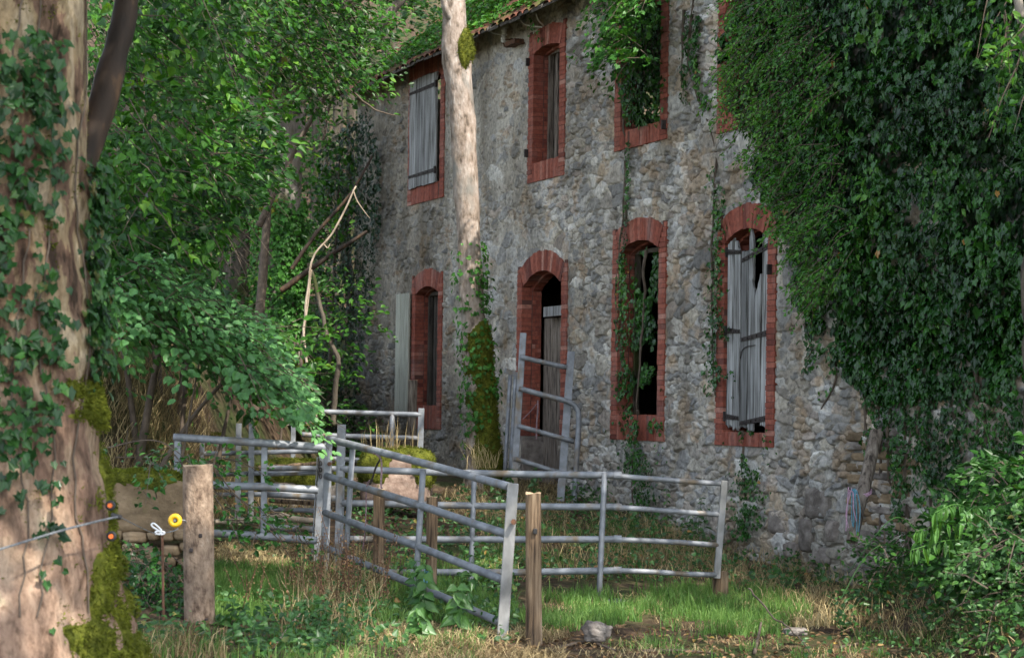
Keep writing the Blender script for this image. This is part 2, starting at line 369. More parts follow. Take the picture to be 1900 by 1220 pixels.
M['orange'] = surf("orange plastic", [(.3, (.6, .10, .02)), (.7, (.7, .16, .03))], (5, 5, 5), .5, .05)
M['porcelain'] = surf("porcelain", [(.3, (.7, .7, .68)), (.7, (.8, .8, .78))], (5, 5, 5), .25, .05, spec=.6)
M['rope'] = surf("fence rope", [(.3, (.06, .065, .07)), (.7, (.17, .18, .19))], (60, 60, 60), .8, .4)
M['twine'] = surf("mauve twine", [(.3, (.12, .08, .085)), (.7, (.30, .20, .22))], (40, 40, 40), .9, .3)
M['bluetwine'] = surf("blue twine", [(.3, (.06, .20, .28)), (.7, (.18, .42, .52))], (40, 40, 40), .8, .3)
M['pinktwine'] = surf("pink twine", [(.3, (.40, .22, .32)), (.7, (.62, .42, .55))], (40, 40, 40), .8, .3)
M['tile'] = surf("clay roof tile", [(.3, (.045, .024, .016)), (.55, (.13, .05, .032)), (.75, (.22, .10, .07))], (5, 5, 5), .9, .4, second=((3, 3, 3), .5, .6, (.07, .08, .02)))
M['slate'] = surf("old board", [(.3, (.03, .026, .022)), (.7, (.12, .105, .09))], (20, 20, 3), .9, .5)
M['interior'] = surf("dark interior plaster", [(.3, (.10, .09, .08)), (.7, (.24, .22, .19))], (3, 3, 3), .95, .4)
M['rock'] = surf("rough stone", [(.3, (.085, .07, .06)), (.5, (.19, .165, .145)), (.7, (.31, .28, .25))], (7, 7, 7), .9, .8, .03, fine=(30, 30, 30), varmul=.3)
M['pinkstone'] = surf("pinkish granite", [(.3, (.13, .085, .065)), (.5, (.24, .17, .135)), (.7, (.36, .28, .23))], (9, 9, 9), .9, .6, .02, fine=(40, 40, 40), varmul=.2)
M['ochrestone'] = surf("ochre sandstone block", [(.3, (.10, .07, .04)), (.55, (.21, .15, .09)), (.75, (.32, .24, .155))], (4, 4, 7), .9, .7, .03, fine=(30, 30, 30), varmul=.25, second=((3, 3, 3), .6, .72, (.10, .10, .03)))

# plane tree bark: cream, pink and grey-brown flakes
m, nt, b = nodes("flaking plane bark"); M['plane'] = m
n1 = texmap(nt, (7, 7, 2.6), detail=5, rough=.55, dist=.4); n2 = texmap(nt, (10, 10, 3.0), detail=6, dist=.5); n3 = texmap(nt, (.9, .9, .55), detail=3)
r1 = ramp(nt, [(.38, (.05, .036, .026)), (.41, (.12, .083, .062)), (.485, (.19, .135, .105)), (.50, (.29, .24, .155)), (.58, (.34, .295, .205)), (.60, (.42, .375, .285))]); nt.links.new(n1.outputs[0], r1.inputs[0])
r2 = ramp(nt, [(.34, (.5, .46, .43)), (.43, (1, 1, 1))]); nt.links.new(n2.outputs[0], r2.inputs[0])
r3 = ramp(nt, [(.4, (.60, .51, .45)), (.6, (.82, .77, .69))]); nt.links.new(n3.outputs[0], r3.inputs[0])
tc = nd(nt, "TexCoord"); sp = nd(nt, "SeparateXYZ"); nt.links.new(tc.outputs["Object"], sp.inputs[0]); ad = nd(nt, "Math", operation='MULTIPLY_ADD'); nt.links.new(n3.outputs[0], ad.inputs[0]); ad.inputs[1].default_value = 2.2; nt.links.new(sp.outputs[2], ad.inputs[2])
mr = nd(nt, "MapRange"); mr.inputs[1].default_value = 2.0; mr.inputs[2].default_value = 3.5; nt.links.new(ad.outputs[0], mr.inputs[0])
rl = ramp(nt, [(.32, (.10, .07, .054)), (.42, (.2, .14, .11)), (.52, (.27, .195, .155)), (.64, (.33, .255, .205)), (.68, (.36, .31, .235))]); nt.links.new(n1.outputs[0], rl.inputs[0])
n5 = texmap(nt, (30, 30, 14), detail=6); r5 = ramp(nt, [(.36, (.72, .7, .68)), (.56, (1.12, 1.1, 1.08))]); nt.links.new(n5.outputs[0], r5.inputs[0])
c = mix(nt, mix(nt, mix(nt, mix(nt, rl.outputs[0], r1.outputs[0], mr.outputs[0]), r2.outputs[0], 1., 'MULTIPLY'), r3.outputs[0], 1., 'MULTIPLY'), r5.outputs[0], 1., 'MULTIPLY')
nt.links.new(c, b.inputs["Base Color"]); b.inputs["Roughness"].default_value = .85; b.inputs["Specular IOR Level"].default_value = .2
bump(nt, b, mix(nt, n2.outputs[0], n5.outputs[0], .5), 1., .05)

# brick: var < 0 is mortar
m, nt, b = nodes("painted red brick"); M['brick'] = m
a = attr(nt, "var"); r = ramp(nt, [(.0, (.13, .038, .029)), (.4, (.25, .07, .046)), (.75, (.32, .108, .074)), (1, (.40, .21, .165))]); nt.links.new(a.outputs["Fac"], r.inputs[0])
n1 = texmap(nt, (18, 18, 18), detail=6); rr = ramp(nt, [(.3, (.6, .6, .62)), (.6, (1.1, 1.08, 1.05))]); nt.links.new(n1.outputs[0], rr.inputs[0])
col = mix(nt, r.outputs[0], rr.outputs[0], 1., 'MULTIPLY')
n4 = texmap(nt, (2.5, 2.5, 1.2), detail=5, rough=.7); r4 = ramp(nt, [(.5, (0, 0, 0)), (.72, (.45, .45, .45))]); nt.links.new(n4.outputs[0], r4.inputs[0])
col = mix(nt, col, (.30, .22, .195), r4.outputs[0])
lt = nd(nt, "Math", operation='LESS_THAN'); lt.inputs[1].default_value = -.01; nt.links.new(a.outputs["Fac"], lt.inputs[0])
col = mix(nt, col, (.10, .045, .036), lt.outputs[0])
nt.links.new(col, b.inputs["Base Color"]); b.inputs["Roughness"].default_value = .8; b.inputs["Specular IOR Level"].default_value = .25; bump(nt, b, n1.outputs[0], .6, .01)

# rubble wall: tint per stone, var = 1 on stone, 0 on plaster
m, nt, b = nodes("rubble stone and lime plaster"); M['wall'] = m
tn = attr(nt, "tint"); n1 = texmap(nt, (16, 16, 16), detail=8, rough=.65); n2 = texmap(nt, (60, 60, 60), detail=4); n3 = texmap(nt, (1.1, 1.1, .5), detail=4)
rr = ramp(nt, [(.30, (.40, .39, .38)), (.46, (.95, .95, .95)), (.68, (1.4, 1.38, 1.34))]); nt.links.new(n1.outputs[0], rr.inputs[0])
r3 = ramp(nt, [(.38, (.62, .60, .57)), (.62, (1.12, 1.12, 1.12))]); nt.links.new(n3.outputs[0], r3.inputs[0])
col = mix(nt, mix(nt, tn.outputs["Color"], rr.outputs[0], 1., 'MULTIPLY'), r3.outputs[0], 1., 'MULTIPLY')
nt.links.new(col, b.inputs["Base Color"]); b.inputs["Roughness"].default_value = .92; b.inputs["Specular IOR Level"].default_value = .2
bump(nt, b, mix(nt, n1.outputs[0], n2.outputs[0], .45), .9, .018)

# soil with litter and green
m, nt, b = nodes("woodland soil"); M['soil'] = m
n1 = texmap(nt, (6, 6, 6), detail=8, rough=.7); n2 = texmap(nt, (.7, .7, .7), detail=4)
r1 = ramp(nt, [(.3, (.022, .014, .009)), (.5, (.065, .043, .028)), (.7, (.15, .105, .066))]); nt.links.new(n1.outputs[0], r1.inputs[0])
r2 = ramp(nt, [(.45, (0, 0, 0)), (.6, (.7, .7, .7))]); nt.links.new(n2.outputs[0], r2.inputs[0])
col = mix(nt, r1.outputs[0], (.035, .06, .014), r2.outputs[0]); nt.links.new(col, b.inputs["Base Color"]); b.inputs["Roughness"].default_value = .95; b.inputs["Specular IOR Level"].default_value = .15
bump(nt, b, n1.outputs[0], 1., .06)

# ------------------------------------------------------------------ ground
def axis(a, b, fine, lo, hi, k):
    l = a - np.geomspace(.3, a - lo, k)[::-1]; r = b + np.geomspace(.3, hi - b, k); return np.concatenate([l, np.arange(a, b, fine), r])
gx = axis(-7, 7, .07, -90, 90, 26); gy = axis(11, 36, .09, -30, 150, 26)
XX, YY = np.meshgrid(gx, gy, indexing='ij')
mb = MB(); ni, nj = XX.shape
i = np.arange(ni - 1)[:, None]; j = np.arange(nj - 1)[None]; a0 = i * nj + j
mb.add(np.stack([XX, YY, gz(XX, YY)], -1).reshape(-1, 3), np.stack([a0, a0 + nj, a0 + nj + 1, a0 + 1], -1).reshape(-1, 4))
tag(mk("ground", mb, M['soil'], smooth=True), kind='structure')

# ------------------------------------------------------------------ the stone building
bld = empty("stone_building", FW(2, .2, 0), "derelict two storey stone building with red brick window surrounds and ivy", "building")
def WIN(name, oxl, oxr, yc, ys, yb, ysill, wj=.19, door=False):
    """measured from the photograph: outer left and right px, intrados crown, springing, bottom and sill top px"""
    xc = (oxl + oxr) / 2
    s1, _ = FP(oxl, (ys + yb) / 2); s0, _ = FP(oxr, (ys + yb) / 2)
    z = [float(FP(xc, y)[1]) for y in (yc, ys, yb, ysill)]
    d = dict(name=name, s=float(s0 + s1) / 2, w=float(s1 - s0) / 2 - wj, wj=wj, zc=z[0], zs=z[1], zb=z[2], zsill=z[3], door=door)
    r = max(d['zc'] - d['zs'], .05); d['R'] = (d['w'] ** 2 + r * r) / (2 * r); d['C'] = d['zc'] - d['R']; return d
W = [WIN('UW1', 762, 828, 138, 148, 374, 343), WIN('UW2', 985, 1052, 84, 92, 333, 297), WIN('UW3', 1147, 1243, 6, 22, 270, 235),
     WIN('UW4', 1338, 1442, -48, -28, 236, 196), WIN('LW1', 767, 823, 531, 545, 796, 752), WIN('LW2', 963, 1055, 502, 532, 810, 905, door=True),
     WIN('LW3', 1140, 1238, 446, 466, 817, 770), WIN('LW4', 1335, 1443, 424, 446, 828, 802)]
WD = {d['name']: d for d in W}
EAVE = 7.85
# rubble wall sheet, real relief
ss = np.concatenate([np.arange(-8, -2.5, .03), np.arange(-2.5, 15.45, .0165)]); zz = np.arange(-.4, EAVE + .1, .0135)
SG, ZG = np.meshgrid(ss, zz, indexing='ij'); sh = SG.shape
pw = np.stack([SG.ravel(), ZG.ravel()], -1)
def voro(p, cs, cz, seed, ang=3.2):
    q = p / np.array([cs, cz]); q = q + .30 * (np.stack([fbm(q * .8, 2, seed + 11), fbm(q * .8 + 37, 2, seed + 12)], -1) - .5) + .26 * (np.stack([fbm(q * 4.5, 3, seed + 13), fbm(q * 4.5 + 37, 3, seed + 14)], -1) - .5)
    c = np.floor(q).astype(np.int64); F1 = np.full(len(p), 9.); F2 = F1.copy(); ID = np.zeros(len(p)); DX = np.zeros((len(p), 2))
    for dx in (-1, 0, 1):
        for dy in (-1, 0, 1):
            ix, iy = c[:, 0] + dx, c[:, 1] + dy
            px = ix + .04 + .92 * hsh(ix, iy, 0, seed); py = iy + .04 + .92 * hsh(ix, iy, 1, seed)
            ex, ey = q[:, 0] - px, q[:, 1] - py; d = np.sqrt(ex * ex + ey * ey) * (.92 + .16 * hsh(ix, iy, 2, seed))
            m1 = d < F1; F2 = np.where(m1, F1, np.minimum(F2, d)); ID = np.where(m1, hsh(ix, iy, 4, seed), ID)
            DX = np.where(m1[:, None], np.stack([ex, ey], -1), DX); F1 = np.where(m1, d, F1)
    return F1, F2 - F1, ID, DX
F1a, Ea, IDa, Da = voro(pw, .40, .22, 3); F1b, Eb, IDb, Db = voro(pw, .20, .105, 21)
sel = vnoise(pw * np.array([1.3, 1.6]), 77) + .35 * (fbm(pw * 5, 2, 78) - .5) > .5
E = np.where(sel, Ea, Eb * .62); ID = np.where(sel, IDa, IDb); DD = np.where(sel[:, None], Da, Db)
id2 = (ID * 917.31) % 1; id3 = (ID * 77.77) % 1; id4 = (ID * 331.7) % 1
dome = .10 * sstep(E / .30) + .90 * sstep((E - .025) / .055); tilt = (DD[:, 0] * (id2 - .5) + DD[:, 1] * (id3 - .5)) * .085
rough = (np.abs(fbm(np.stack([pw[:, 0] * 7, pw[:, 1] * 9, ID * 50], -1), 4, 31) - .5) * -2 + .25) * .7 + (fbm(pw * 16, 3, 32) - .5) * .5
stone = dome * (.020 + .046 * id4) + tilt * dome + rough * .042
# plaster level: thick on the far left half and in patches, washed out on the right
far = sstep((pw[:, 0] - 5.2) / 2.2) * (1 - .75 * sstep((pw[:, 0] - 10.5) / 2.5) * sstep((4.2 - pw[:, 1]) / 1.2))
low = sstep((1.2 - pw[:, 0]) / 1.5) * sstep((4.0 - pw[:, 1]) / 2.0) * .55
patch = fbm(pw * np.array([.9, .8]), 4, 55)
pl = -.006 + .042 * far + .026 * low + .10 * (patch - .5) + .020 * (fbm(pw * 6, 3, 56) - .5)
plz = pl + (fbm(pw * np.array([9, 9]), 4, 61) - .5) * .022
plz = plz - .03 * sstep((fbm(pw * np.array([7, 9]), 3, 63) - .60) / .05) * sstep((fbm(pw * 1.3, 2, 64) - .4) / .2)
out = np.maximum(stone, plz); isst = sstep((stone - plz) / .010)
joint = np.clip(.02 - np.maximum(stone, plz), 0, .05) / .05
pal = np.array([[.40, .385, .36], [.33, .325, .32], [.48, .46, .43], [.41, .38, .335], [.34, .31, .275], [.37, .365, .36], [.50, .485, .46], [.44, .405, .35], [.27, .265, .26], [.38, .33, .29], [.41, .40, .385], [.36, .33, .295]])
sc_ = pal[(id2 * len(pal)).astype(int) % len(pal)] * (.58 + .62 * id3)[:, None]
rust = sstep((fbm(pw * 3.1, 3, 91) - .58) / .12)[:, None]; sc_ = sc_ * (1 - rust * .45) + np.array([.36, .24, .13]) * rust * .45
pn = fbm(pw * np.array([2.2, 1.6]), 4, 93)[:, None]
plc = np.array([.40, .37, .325]) * (.72 + .56 * pn)
streak = sstep((fbm(pw * np.array([3.0, .22]), 3, 96) - .54) / .12)[:, None] * far[:, None]
plc = plc * (1 - .15 * streak)
far_shade = (sstep((pw[:, 0] - 7.5) / 4.5) * (.55 + .9 * (fbm(pw * np.array([1.5, .6]), 4, 98) - .35)))[:, None]; far_shade = np.clip(far_shade, 0, 1)  # tree shade at the far-left end, painted into the wall colour
damp = sstep((.9 - pw[:, 1] + .8 * (patch - .5)) / 1.0)[:, None]
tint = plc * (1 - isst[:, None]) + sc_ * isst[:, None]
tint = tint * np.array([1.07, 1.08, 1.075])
tint = tint * (1 - far_shade * np.array([.42, .44, .48]))
tint = tint * (1 - damp * .35) + np.array([.10, .105, .05]) * damp * .3
out = np.maximum(out, -.03)
lim = np.ones(len(pw)); hole = np.zeros(len(pw), bool)
for d in W:
    ds = np.abs(pw[:, 0] - d['s']); wo = d['w'] + d['wj']
    inn = (ds < d['w'] + d['wj'] * .5) & (pw[:, 1] > (d['zb'] + .12 if not d['door'] else -1)) & ((pw[:, 1] < d['zs']) | ((pw[:, 0] - d['s']) ** 2 + (pw[:, 1] - d['C']) ** 2 < (d['R'] + .14) ** 2))
    if d['door']: inn &= (pw[:, 1] > d['zb'] - .1) | (ds < d['w'] - .05)
    hole |= inn
    near = np.maximum(ds - wo, np.maximum(d['zb'] - pw[:, 1], pw[:, 1] - d['zc'] - .34)); lim = np.minimum(lim, sstep((near + .0) / .14))
out = np.where(out > .028, .028 + (out - .028) * lim, out)
Vw = FW(pw[:, 0], pw[:, 1], out - .0)
i = np.arange(sh[0] - 1)[:, None]; j = np.arange(sh[1] - 1)[None]; a0 = i * sh[1] + j
Fq = np.stack([a0, a0 + 1, a0 + sh[1] + 1, a0 + sh[1]], -1).reshape(-1, 4)
Fq = Fq[~hole[Fq].any(1)]
us = np.zeros(len(pw), bool); us[Fq.ravel()] = True; mp = np.cumsum(us) - 1
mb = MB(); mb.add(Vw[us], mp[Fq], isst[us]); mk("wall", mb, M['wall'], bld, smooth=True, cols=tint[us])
# shell behind: end walls, back wall, ceiling, floor
def fquad(mb, pts): n = mb.n; mb.add(FW(*np.array(pts).T), [[0, 1, 2, 3]])
mb = MB(); D = -6.5
for pts in ([(-8, -.4, 0), (-8, -.4, D), (-8, EAVE, D), (-8, EAVE, 0)], [(15.42, -.4, 0), (15.42, -.4, D), (15.42, EAVE, D), (15.42, EAVE, 0)], [(-8, -.4, D), (15.42, -.4, D), (15.42, EAVE, D), (-8, EAVE, D)]): fquad(mb, pts)
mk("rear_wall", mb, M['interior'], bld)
mb = MB()
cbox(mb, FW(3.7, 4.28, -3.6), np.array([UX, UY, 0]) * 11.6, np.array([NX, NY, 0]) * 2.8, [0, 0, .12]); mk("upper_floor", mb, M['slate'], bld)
# inner leaf of the front wall at the depth of the reveals, split round the openings
mb = MB(); cuts = sorted([(d['s'] - d['w'] - .2, d['s'] + d['w'] + .2) for d in W if d['name'][0] == 'L'])
e = -8.
for c0, c1 in cuts + [(15.42, 16)]:
    fquad(mb, [(e, -.4, -.28), (c0, -.4, -.28), (c0, EAVE, -.28), (e, EAVE, -.28)]); e = c1
for d in W:
    if d['name'][0] == 'L':
        u = WD['U' + d['name'][1:]]; a1, a2 = d['s'] - d['w'] - .2, d['s'] + d['w'] + .2
        fquad(mb, [(a1, d['zc'] + .2, -.28), (a2, d['zc'] + .2, -.28), (a2, u['zb'] + .15, -.28), (a1, u['zb'] + .15, -.28)])
        if not d['door']: fquad(mb, [(a1, -.4, -.28), (a2, -.4, -.28), (a2, d['zb'] + .15, -.28), (a1, d['zb'] + .15, -.28)])
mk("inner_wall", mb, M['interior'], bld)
# roof: planes, eave boards, clay tiles
pitch = math.tan(math.radians(38)); EO = .42
mb = MB(); fquad(mb, [(-8.2, EAVE - EO * pitch + .22, EO), (15.8, EAVE - EO * pitch + .22, EO), (15.8, EAVE + 3.3 * pitch + .22, -3.3), (-8.2, EAVE + 3.3 * pitch + .22, -3.3)])
fquad(mb, [(-8.2, EAVE + 3.3 * pitch + .22, -3.3), (15.8, EAVE + 3.3 * pitch + .22, -3.3), (15.8, EAVE - .2, -7.2), (-8.2, EAVE - .2, -7.2)])
roof = mk("roof", mb, M['slate'], bld)
mb = MB()
for k in range(int(24 / .42)):                                   # edge boards, butted, each a little out of line
    s0 = -8.1 + k * .42; dz = rng.normal(0, .012)
    cbox(mb, FW(s0 + .2, EAVE - EO * pitch + .235 + dz, EO + .01 + rng.normal(0, .012)), np.array([UX, UY, 0]) * .2, np.array([NX, NY, -pitch]) * .1, [0, 0, .022])
mk("eave_board", mb, M['slate'], roof)
mb = MB()
for r_ in range(9):
    for k in range(95):
        if rng.random() < .12 + .25 * (vnoise(np.array([[k * .15, r_ * .3]]), 5)[0] > .6): continue
        s0 = -7.9 + k * .25; o = EO - .05 - r_ * .33; z = EAVE + .25 - o * pitch + rng.normal(0, .008)
        th = np.linspace(0, PI, 6); arc = np.stack([np.cos(th) * .115, np.sin(th) * .055], -1); V = []
        for q in (-.19, .19):
            for a_, h_ in arc: V.append(FW(s0 + a_, z + h_ + q * -pitch + (.02 if q > 0 else 0), o + q))
        n0 = mb.n; mb.add(np.array(V), [[t, t + 1, t + 7, t + 6] for t in range(5)], rng.random())
mk("roof_tile", mb, M['tile'], roof)

def fb(mb, s0, s1, z0, z1, o0, o1, c, jit=.0018, ch=.05):
    q = rng.normal(0, jit, 6)
    cbox(mb, FW((s0 + s1) / 2 + q[0], (z0 + z1) / 2 + q[1] * .5, (o0 + o1) / 2 + q[2]), np.array([UX, UY, 0]) * (abs(s1 - s0) / 2), np.array([NX, NY, 0]) * (abs(o1 - o0) / 2), [0, 0, (z1 - z0) / 2], ch, c)
PR = .048
def surround(d):
    mb = MB(); s, w, wj = d['s'], d['w'], d['wj']; ztop = d['zs'] + .36; A1 = math.asin(min(.95, (w + .10) / (d['R'] + .30))); inner = lambda z: max(w, math.tan(A1) * (z - d['C']) + .004); ch = .0668; g = .004
    for sd in (-1, 1):
        n = int((ztop - d['zb']) / ch)
        fb(mb, s + sd * (w + .003), s + sd * (w + wj - .004), d['zb'] + .004, d['zs'] - .02, -.118, PR - .007, -1., 0, 0)
        fb(mb, s + sd * (w - .021), s + sd * (w + wj - .03), d['zb'] + .004, d['zs'] + .02, -.265, -.122, -1., 0, 0)
        fb(mb, s + sd * (w + .09), s + sd * (w + wj - .004), d['zs'] - .018, ztop - .01, -.116, PR - .007, -1., 0, 0)
        for k in range(n):
            z0 = d['zb'] + k * ch; v = float(np.clip(rng.normal(.5, .2), 0, 1)); inn = w if z0 + ch < d['zs'] + .01 else min(inner(z0 + ch), w + wj - .05)
            tooth = .0 if k % 2 else .012
            if rng.random() < .04: tooth -= .015
            fb(mb, s + sd * inn, s + sd * (w + wj + tooth), z0 + g, z0 + ch - .002, -.12, PR + rng.normal(0, .002), v)
            if z0 + ch < d['zs'] + .05:
                split = -.21 if k % 2 else -.175
                fb(mb, s + sd * (w - .025), s + sd * (w + .1), z0 + g, z0 + ch - .002, split, -.124, float(np.clip(rng.normal(.4, .2), 0, 1)))
                fb(mb, s + sd * (w - .025), s + sd * (w + .1), z0 + g, z0 + ch - .002, -.27, split - .006, float(np.clip(rng.normal(.4, .2), 0, 1)))
    for R0, th_, o0, o1, A in ((d['R'], .30, -.12, PR, A1), (d['R'] - .03, .2, -.27, -.124, math.asin(min(.98, w / d['R'])))):
        n = max(6, int(2 * A * R0 / .07)); C0 = d['C']
        for k in range(n):
            a0_, a1_ = -A + 2 * A * k / n, -A + 2 * A * (k + 1) / n; gg = .003 / R0; rin, rout = R0 + rng.normal(0, .003), R0 + th_ + rng.normal(0, .006)
            V = [FW(s + math.sin(a) * r, C0 + math.cos(a) * r, o) for a in (a0_ + gg, a1_ - gg) for r in (rin, rout) for o in (o0, o1 + rng.normal(0, .002))]
            mb.add(V, BOXF, float(np.clip(rng.normal(.5, .22), 0, 1)))
        V = []
        for k in range(n + 1):
            a = -A + 2 * A * k / n
            for r, o in ((R0 + .008, o0 + .004), (R0 + .008, o1 - .006), (R0 + th_ - .01, o1 - .006), (R0 + th_ - .01, o0 + .004)): V.append(FW(s + math.sin(a) * r, C0 + math.cos(a) * r, o))
        mb.add(V, gridfaces(n + 1, 4), -1.)
    if not d['door']:
        n = int(2 * w / .072); hgt = d['zsill'] - d['zb']
        fb(mb, s - w + .01, s + w - .01, d['zb'] + .012, d['zsill'] - .014, -.265, PR - .008, -1., 0)
        for k in range(n):
            a_ = s - w + 2 * w * k / n; fb(mb, a_ + .003, a_ + 2 * w / n - .003, d['zb'] + .004, d['zsill'] + rng.normal(0, .004), -.27, PR + rng.normal(0, .003), float(np.clip(rng.normal(.5, .2), 0, 1)))
    o = mk("brick_surround", mb, M['brick'], bld); return o
SUR = {d['name']: surround(d) for d in W}

def plank(mb, s0, s1, z0, z1, o, th=.028, topcut=None, seg=8, ragged=.0):
    """one board with split, uneven ends; topcut(s) limits the top"""
    n = seg; sx = np.linspace(s0, s1, n); v = rng.uniform(0, 1)
    lo = z0 + ragged * (fbm(np.stack([sx * 30, sx * 0 + s0 * 9], -1), 2, 3) - .5) * 2; hi = np.array([z1 if topcut is None else min(z1, topcut(x)) for x in sx]) + ragged * .6 * (fbm(np.stack([sx * 40, sx * 0 + 5 + s0 * 7], -1), 2, 4) - .5)
    V = []; rows = 14
    for r_ in range(rows):
        t = r_ / (rows - 1); zr = lo + (hi - lo) * t; wob = .006 * (vnoise(np.array([[t * 5, s0 * 13]]), 8)[0] - .5); ow = .010 * (vnoise(np.array([[t * 3, s0 * 17 + 3]]), 9)[0] - .5)
        V.append(FW(sx + wob, zr, o + ow + th)); V.append(FW(sx + wob, zr, o + ow))
    V = np.array(V)                                   # rows*2, n, 3
    n0 = mb.n; Vf = V.reshape(-1, 3); Fs = []
    id_ = lambda r_, f, k: (r_ * 2 + f) * n + k
    for r_ in range(rows - 1):
        for k in range(n - 1):
            Fs.append([id_(r_, 0, k), id_(r_, 0, k + 1), id_(r_ + 1, 0, k + 1), id_(r_ + 1, 0, k)]); Fs.append([id_(r_, 1, k), id_(r_ + 1, 1, k), id_(r_ + 1, 1, k + 1), id_(r_, 1, k + 1)])
        for k in (0, n - 1): Fs.append([id_(r_, 0, k), id_(r_ + 1, 0, k), id_(r_ + 1, 1, k), id_(r_, 1, k)])
    for r_ in (0, rows - 1):
        for k in range(n - 1): Fs.append([id_(r_, 0, k), id_(r_, 1, k), id_(r_, 1, k + 1), id_(r_, 0, k + 1)])
    mb.add(Vf, Fs, v)
def strap(par, s0, s1, z, o, dz=0.):
    mb = MB(); n = 6
    for k in range(n):
        a_, b_ = s0 + (s1 - s0) * k / n, s0 + (s1 - s0) * (k + 1) / n
        cbox(mb, FW((a_ + b_) / 2, z + dz * (k + .5) / n, o + .006), np.array([UX, UY, 0]) * abs(b_ - a_) * .52 + np.array([0, 0, dz / n / 2]) * np.sign(b_ - a_), np.array([NX, NY, 0]) * .005, [0, 0, .034 - .002 * k])
        cbox(mb, FW((a_ + b_) / 2, z + dz * (k + .5) / n, o + .016), np.array([UX, UY, 0]) * .011, np.array([NX, NY, 0]) * .008, [0, 0, .011], .3)
    cbox(mb, FW(s0, z, o + .01), np.array([UX, UY, 0]) * .02, np.array([NX, NY, 0]) * .02, [0, 0, .06], .3)
    mk("strap_hinge", mb, M['iron'], par)
# LW4: broken pair of shutters
d = WD['LW4']; mb = MB(); o = -.02; z0 = float(FP(1390, 793)[1])
arch = lambda x: d['C'] + math.sqrt(max(.01, d['R'] ** 2 - (x - d['s']) ** 2)) - .03
L0 = d['s'] + d['w'] - .02; R0 = d['s'] - d['w'] + .02; wd = (L0 - R0)
plank(mb, L0 - .155, L0, z0 + .02, 9, o, topcut=arch, ragged=.05); plank(mb, L0 - .325, L0 - .175, z0 + .0, 9, o, topcut=lambda x: arch(x) - .05 - 2.2 * max(0, L0 - .22 - x), ragged=.06)
left = mk("shutter", mb, M['greywood'], SUR['LW4'])
mb = MB()
tops = [9, d['zs'] - .40, d['zs'] - .36, d['zs'] - .12]; xs = np.linspace(R0, L0 - .345, 5); bots = [z0 + .03, z0 + .05, z0 + .0, z0 + .01]
plank(mb, xs[0] + .004, xs[1] - .004, bots[0], 9, o, topcut=arch, ragged=.03)
plank(mb, xs[1] + .02, xs[2] - .012, bots[1], tops[1], o, topcut=lambda x: tops[1] - 2.2 * abs(x - xs[1] - .03), ragged=.10)
plank(mb, xs[2] + .01, xs[3] - .014, bots[2], tops[2], o, topcut=lambda x: tops[2] - 2.5 * abs(x - xs[3] + .05), ragged=.12)
plank(mb, xs[3] + .004, xs[4] - .004, bots[3], tops[3], o, ragged=.08)
plank(mb, xs[2] + .05, xs[3] - .02, tops[2] - .1, d['zs'] + .12, o, topcut=lambda x: d['zs'] + .15 - 3 * abs(x - xs[3] + .06), ragged=.1)
right = mk("shutter", mb, M['greywood'], SUR['LW4'])
for (y1, y2) in ((468, 475), (613, 617), (772, 775)):
    z1 = float(FP(1350, y1)[1]); strap(SUR['LW4'], L0 + .02, L0 - .33, z1, o + .03, -.02); z2 = float(FP(1420, y2)[1]); strap(SUR['LW4'], R0 - .02, L0 - .37, z2 + (.12 if y1 == 468 else .0), o + .03, -.14 if y1 == 468 else -.07)
mb = MB(); zr = float(FP(1400, 645)[1]); tube(mb, smoothpath([FW(L0 - .36, zr - .12, o + .035), FW(L0 - .42, zr - .02, o + .04), FW(L0 - .55, zr + .02, o + .04), FW(R0 + .3, zr + .03, o + .04)], 14), .006, 5); mk("wire", mb, M['iron'], SUR['LW4'])
# UW1: closed shutter standing a little proud
s1, _ = FP(768, 240); s0, _ = FP(818, 240); zt = float(FP(794, 143)[1]); zb = float(FP(794, 343)[1]); mb = MB(); xs = np.linspace(float(s0), float(s1), 5)
for k in range(4): plank(mb, xs[k] + .005, xs[k + 1] - .005, zb + rng.normal(0, .012), zt + rng.normal(0, .01), PR + .012, ragged=.015)
mk("shutter", mb, M['greywood'], SUR['UW1'])
for y in (166, 322): strap(SUR['UW1'], float(s0), float(s1), float(FP(794, y)[1]), PR + .042)
# LW1: pale shutter folded back on the wall, dark post in the opening
s1, _ = FP(744, 650); s0, _ = FP(768, 650); zt = float(FP(757, 545)[1]); zb = float(FP(757, 766)[1]); mb = MB(); xs = np.linspace(float(s0), float(s1), 4)
for k in range(3): plank(mb, xs[k] + .006, xs[k + 1] - .006, zb, zt, PR + .03, ragged=.02)
mk("shutter", mb, M['greenwood'], SUR['LW1'])
def wframe(name, th=.035, o=-.22, bars=1, mat='greywood'):
    d = WD[name]; mb = MB(); zb = d['zsill'] if not d['door'] else d['zsill']; w = d['w'] - .025
    for sd in (-1, 1): fb(mb, d['s'] + sd * (w - .002), d['s'] + sd * (w - .055), zb + .004, d['zs'] - .01, o - th, o + th, rng.random())
    fb(mb, d['s'] - w, d['s'] + w, d['zs'] - .008, d['zs'] + .05, o - th - .004, o + th + .004, rng.random())
    for k in range(bars): x = d['s'] + w * (-.35 if bars == 1 else -1 + 2 * (k + 1) / (bars + 1)); fb(mb, x - .03, x + .03, zb + .004, d['zs'] - .009, o - th * .8, o + th * .8, rng.random())
    mk("window_frame", mb, M[mat], SUR[name])
wframe('UW2', bars=2, mat='drywood'); wframe('LW1', bars=1, mat='slate'); wframe('UW3', bars=1, mat='darkbranch'); wframe('LW3', bars=0, mat='darkoak')
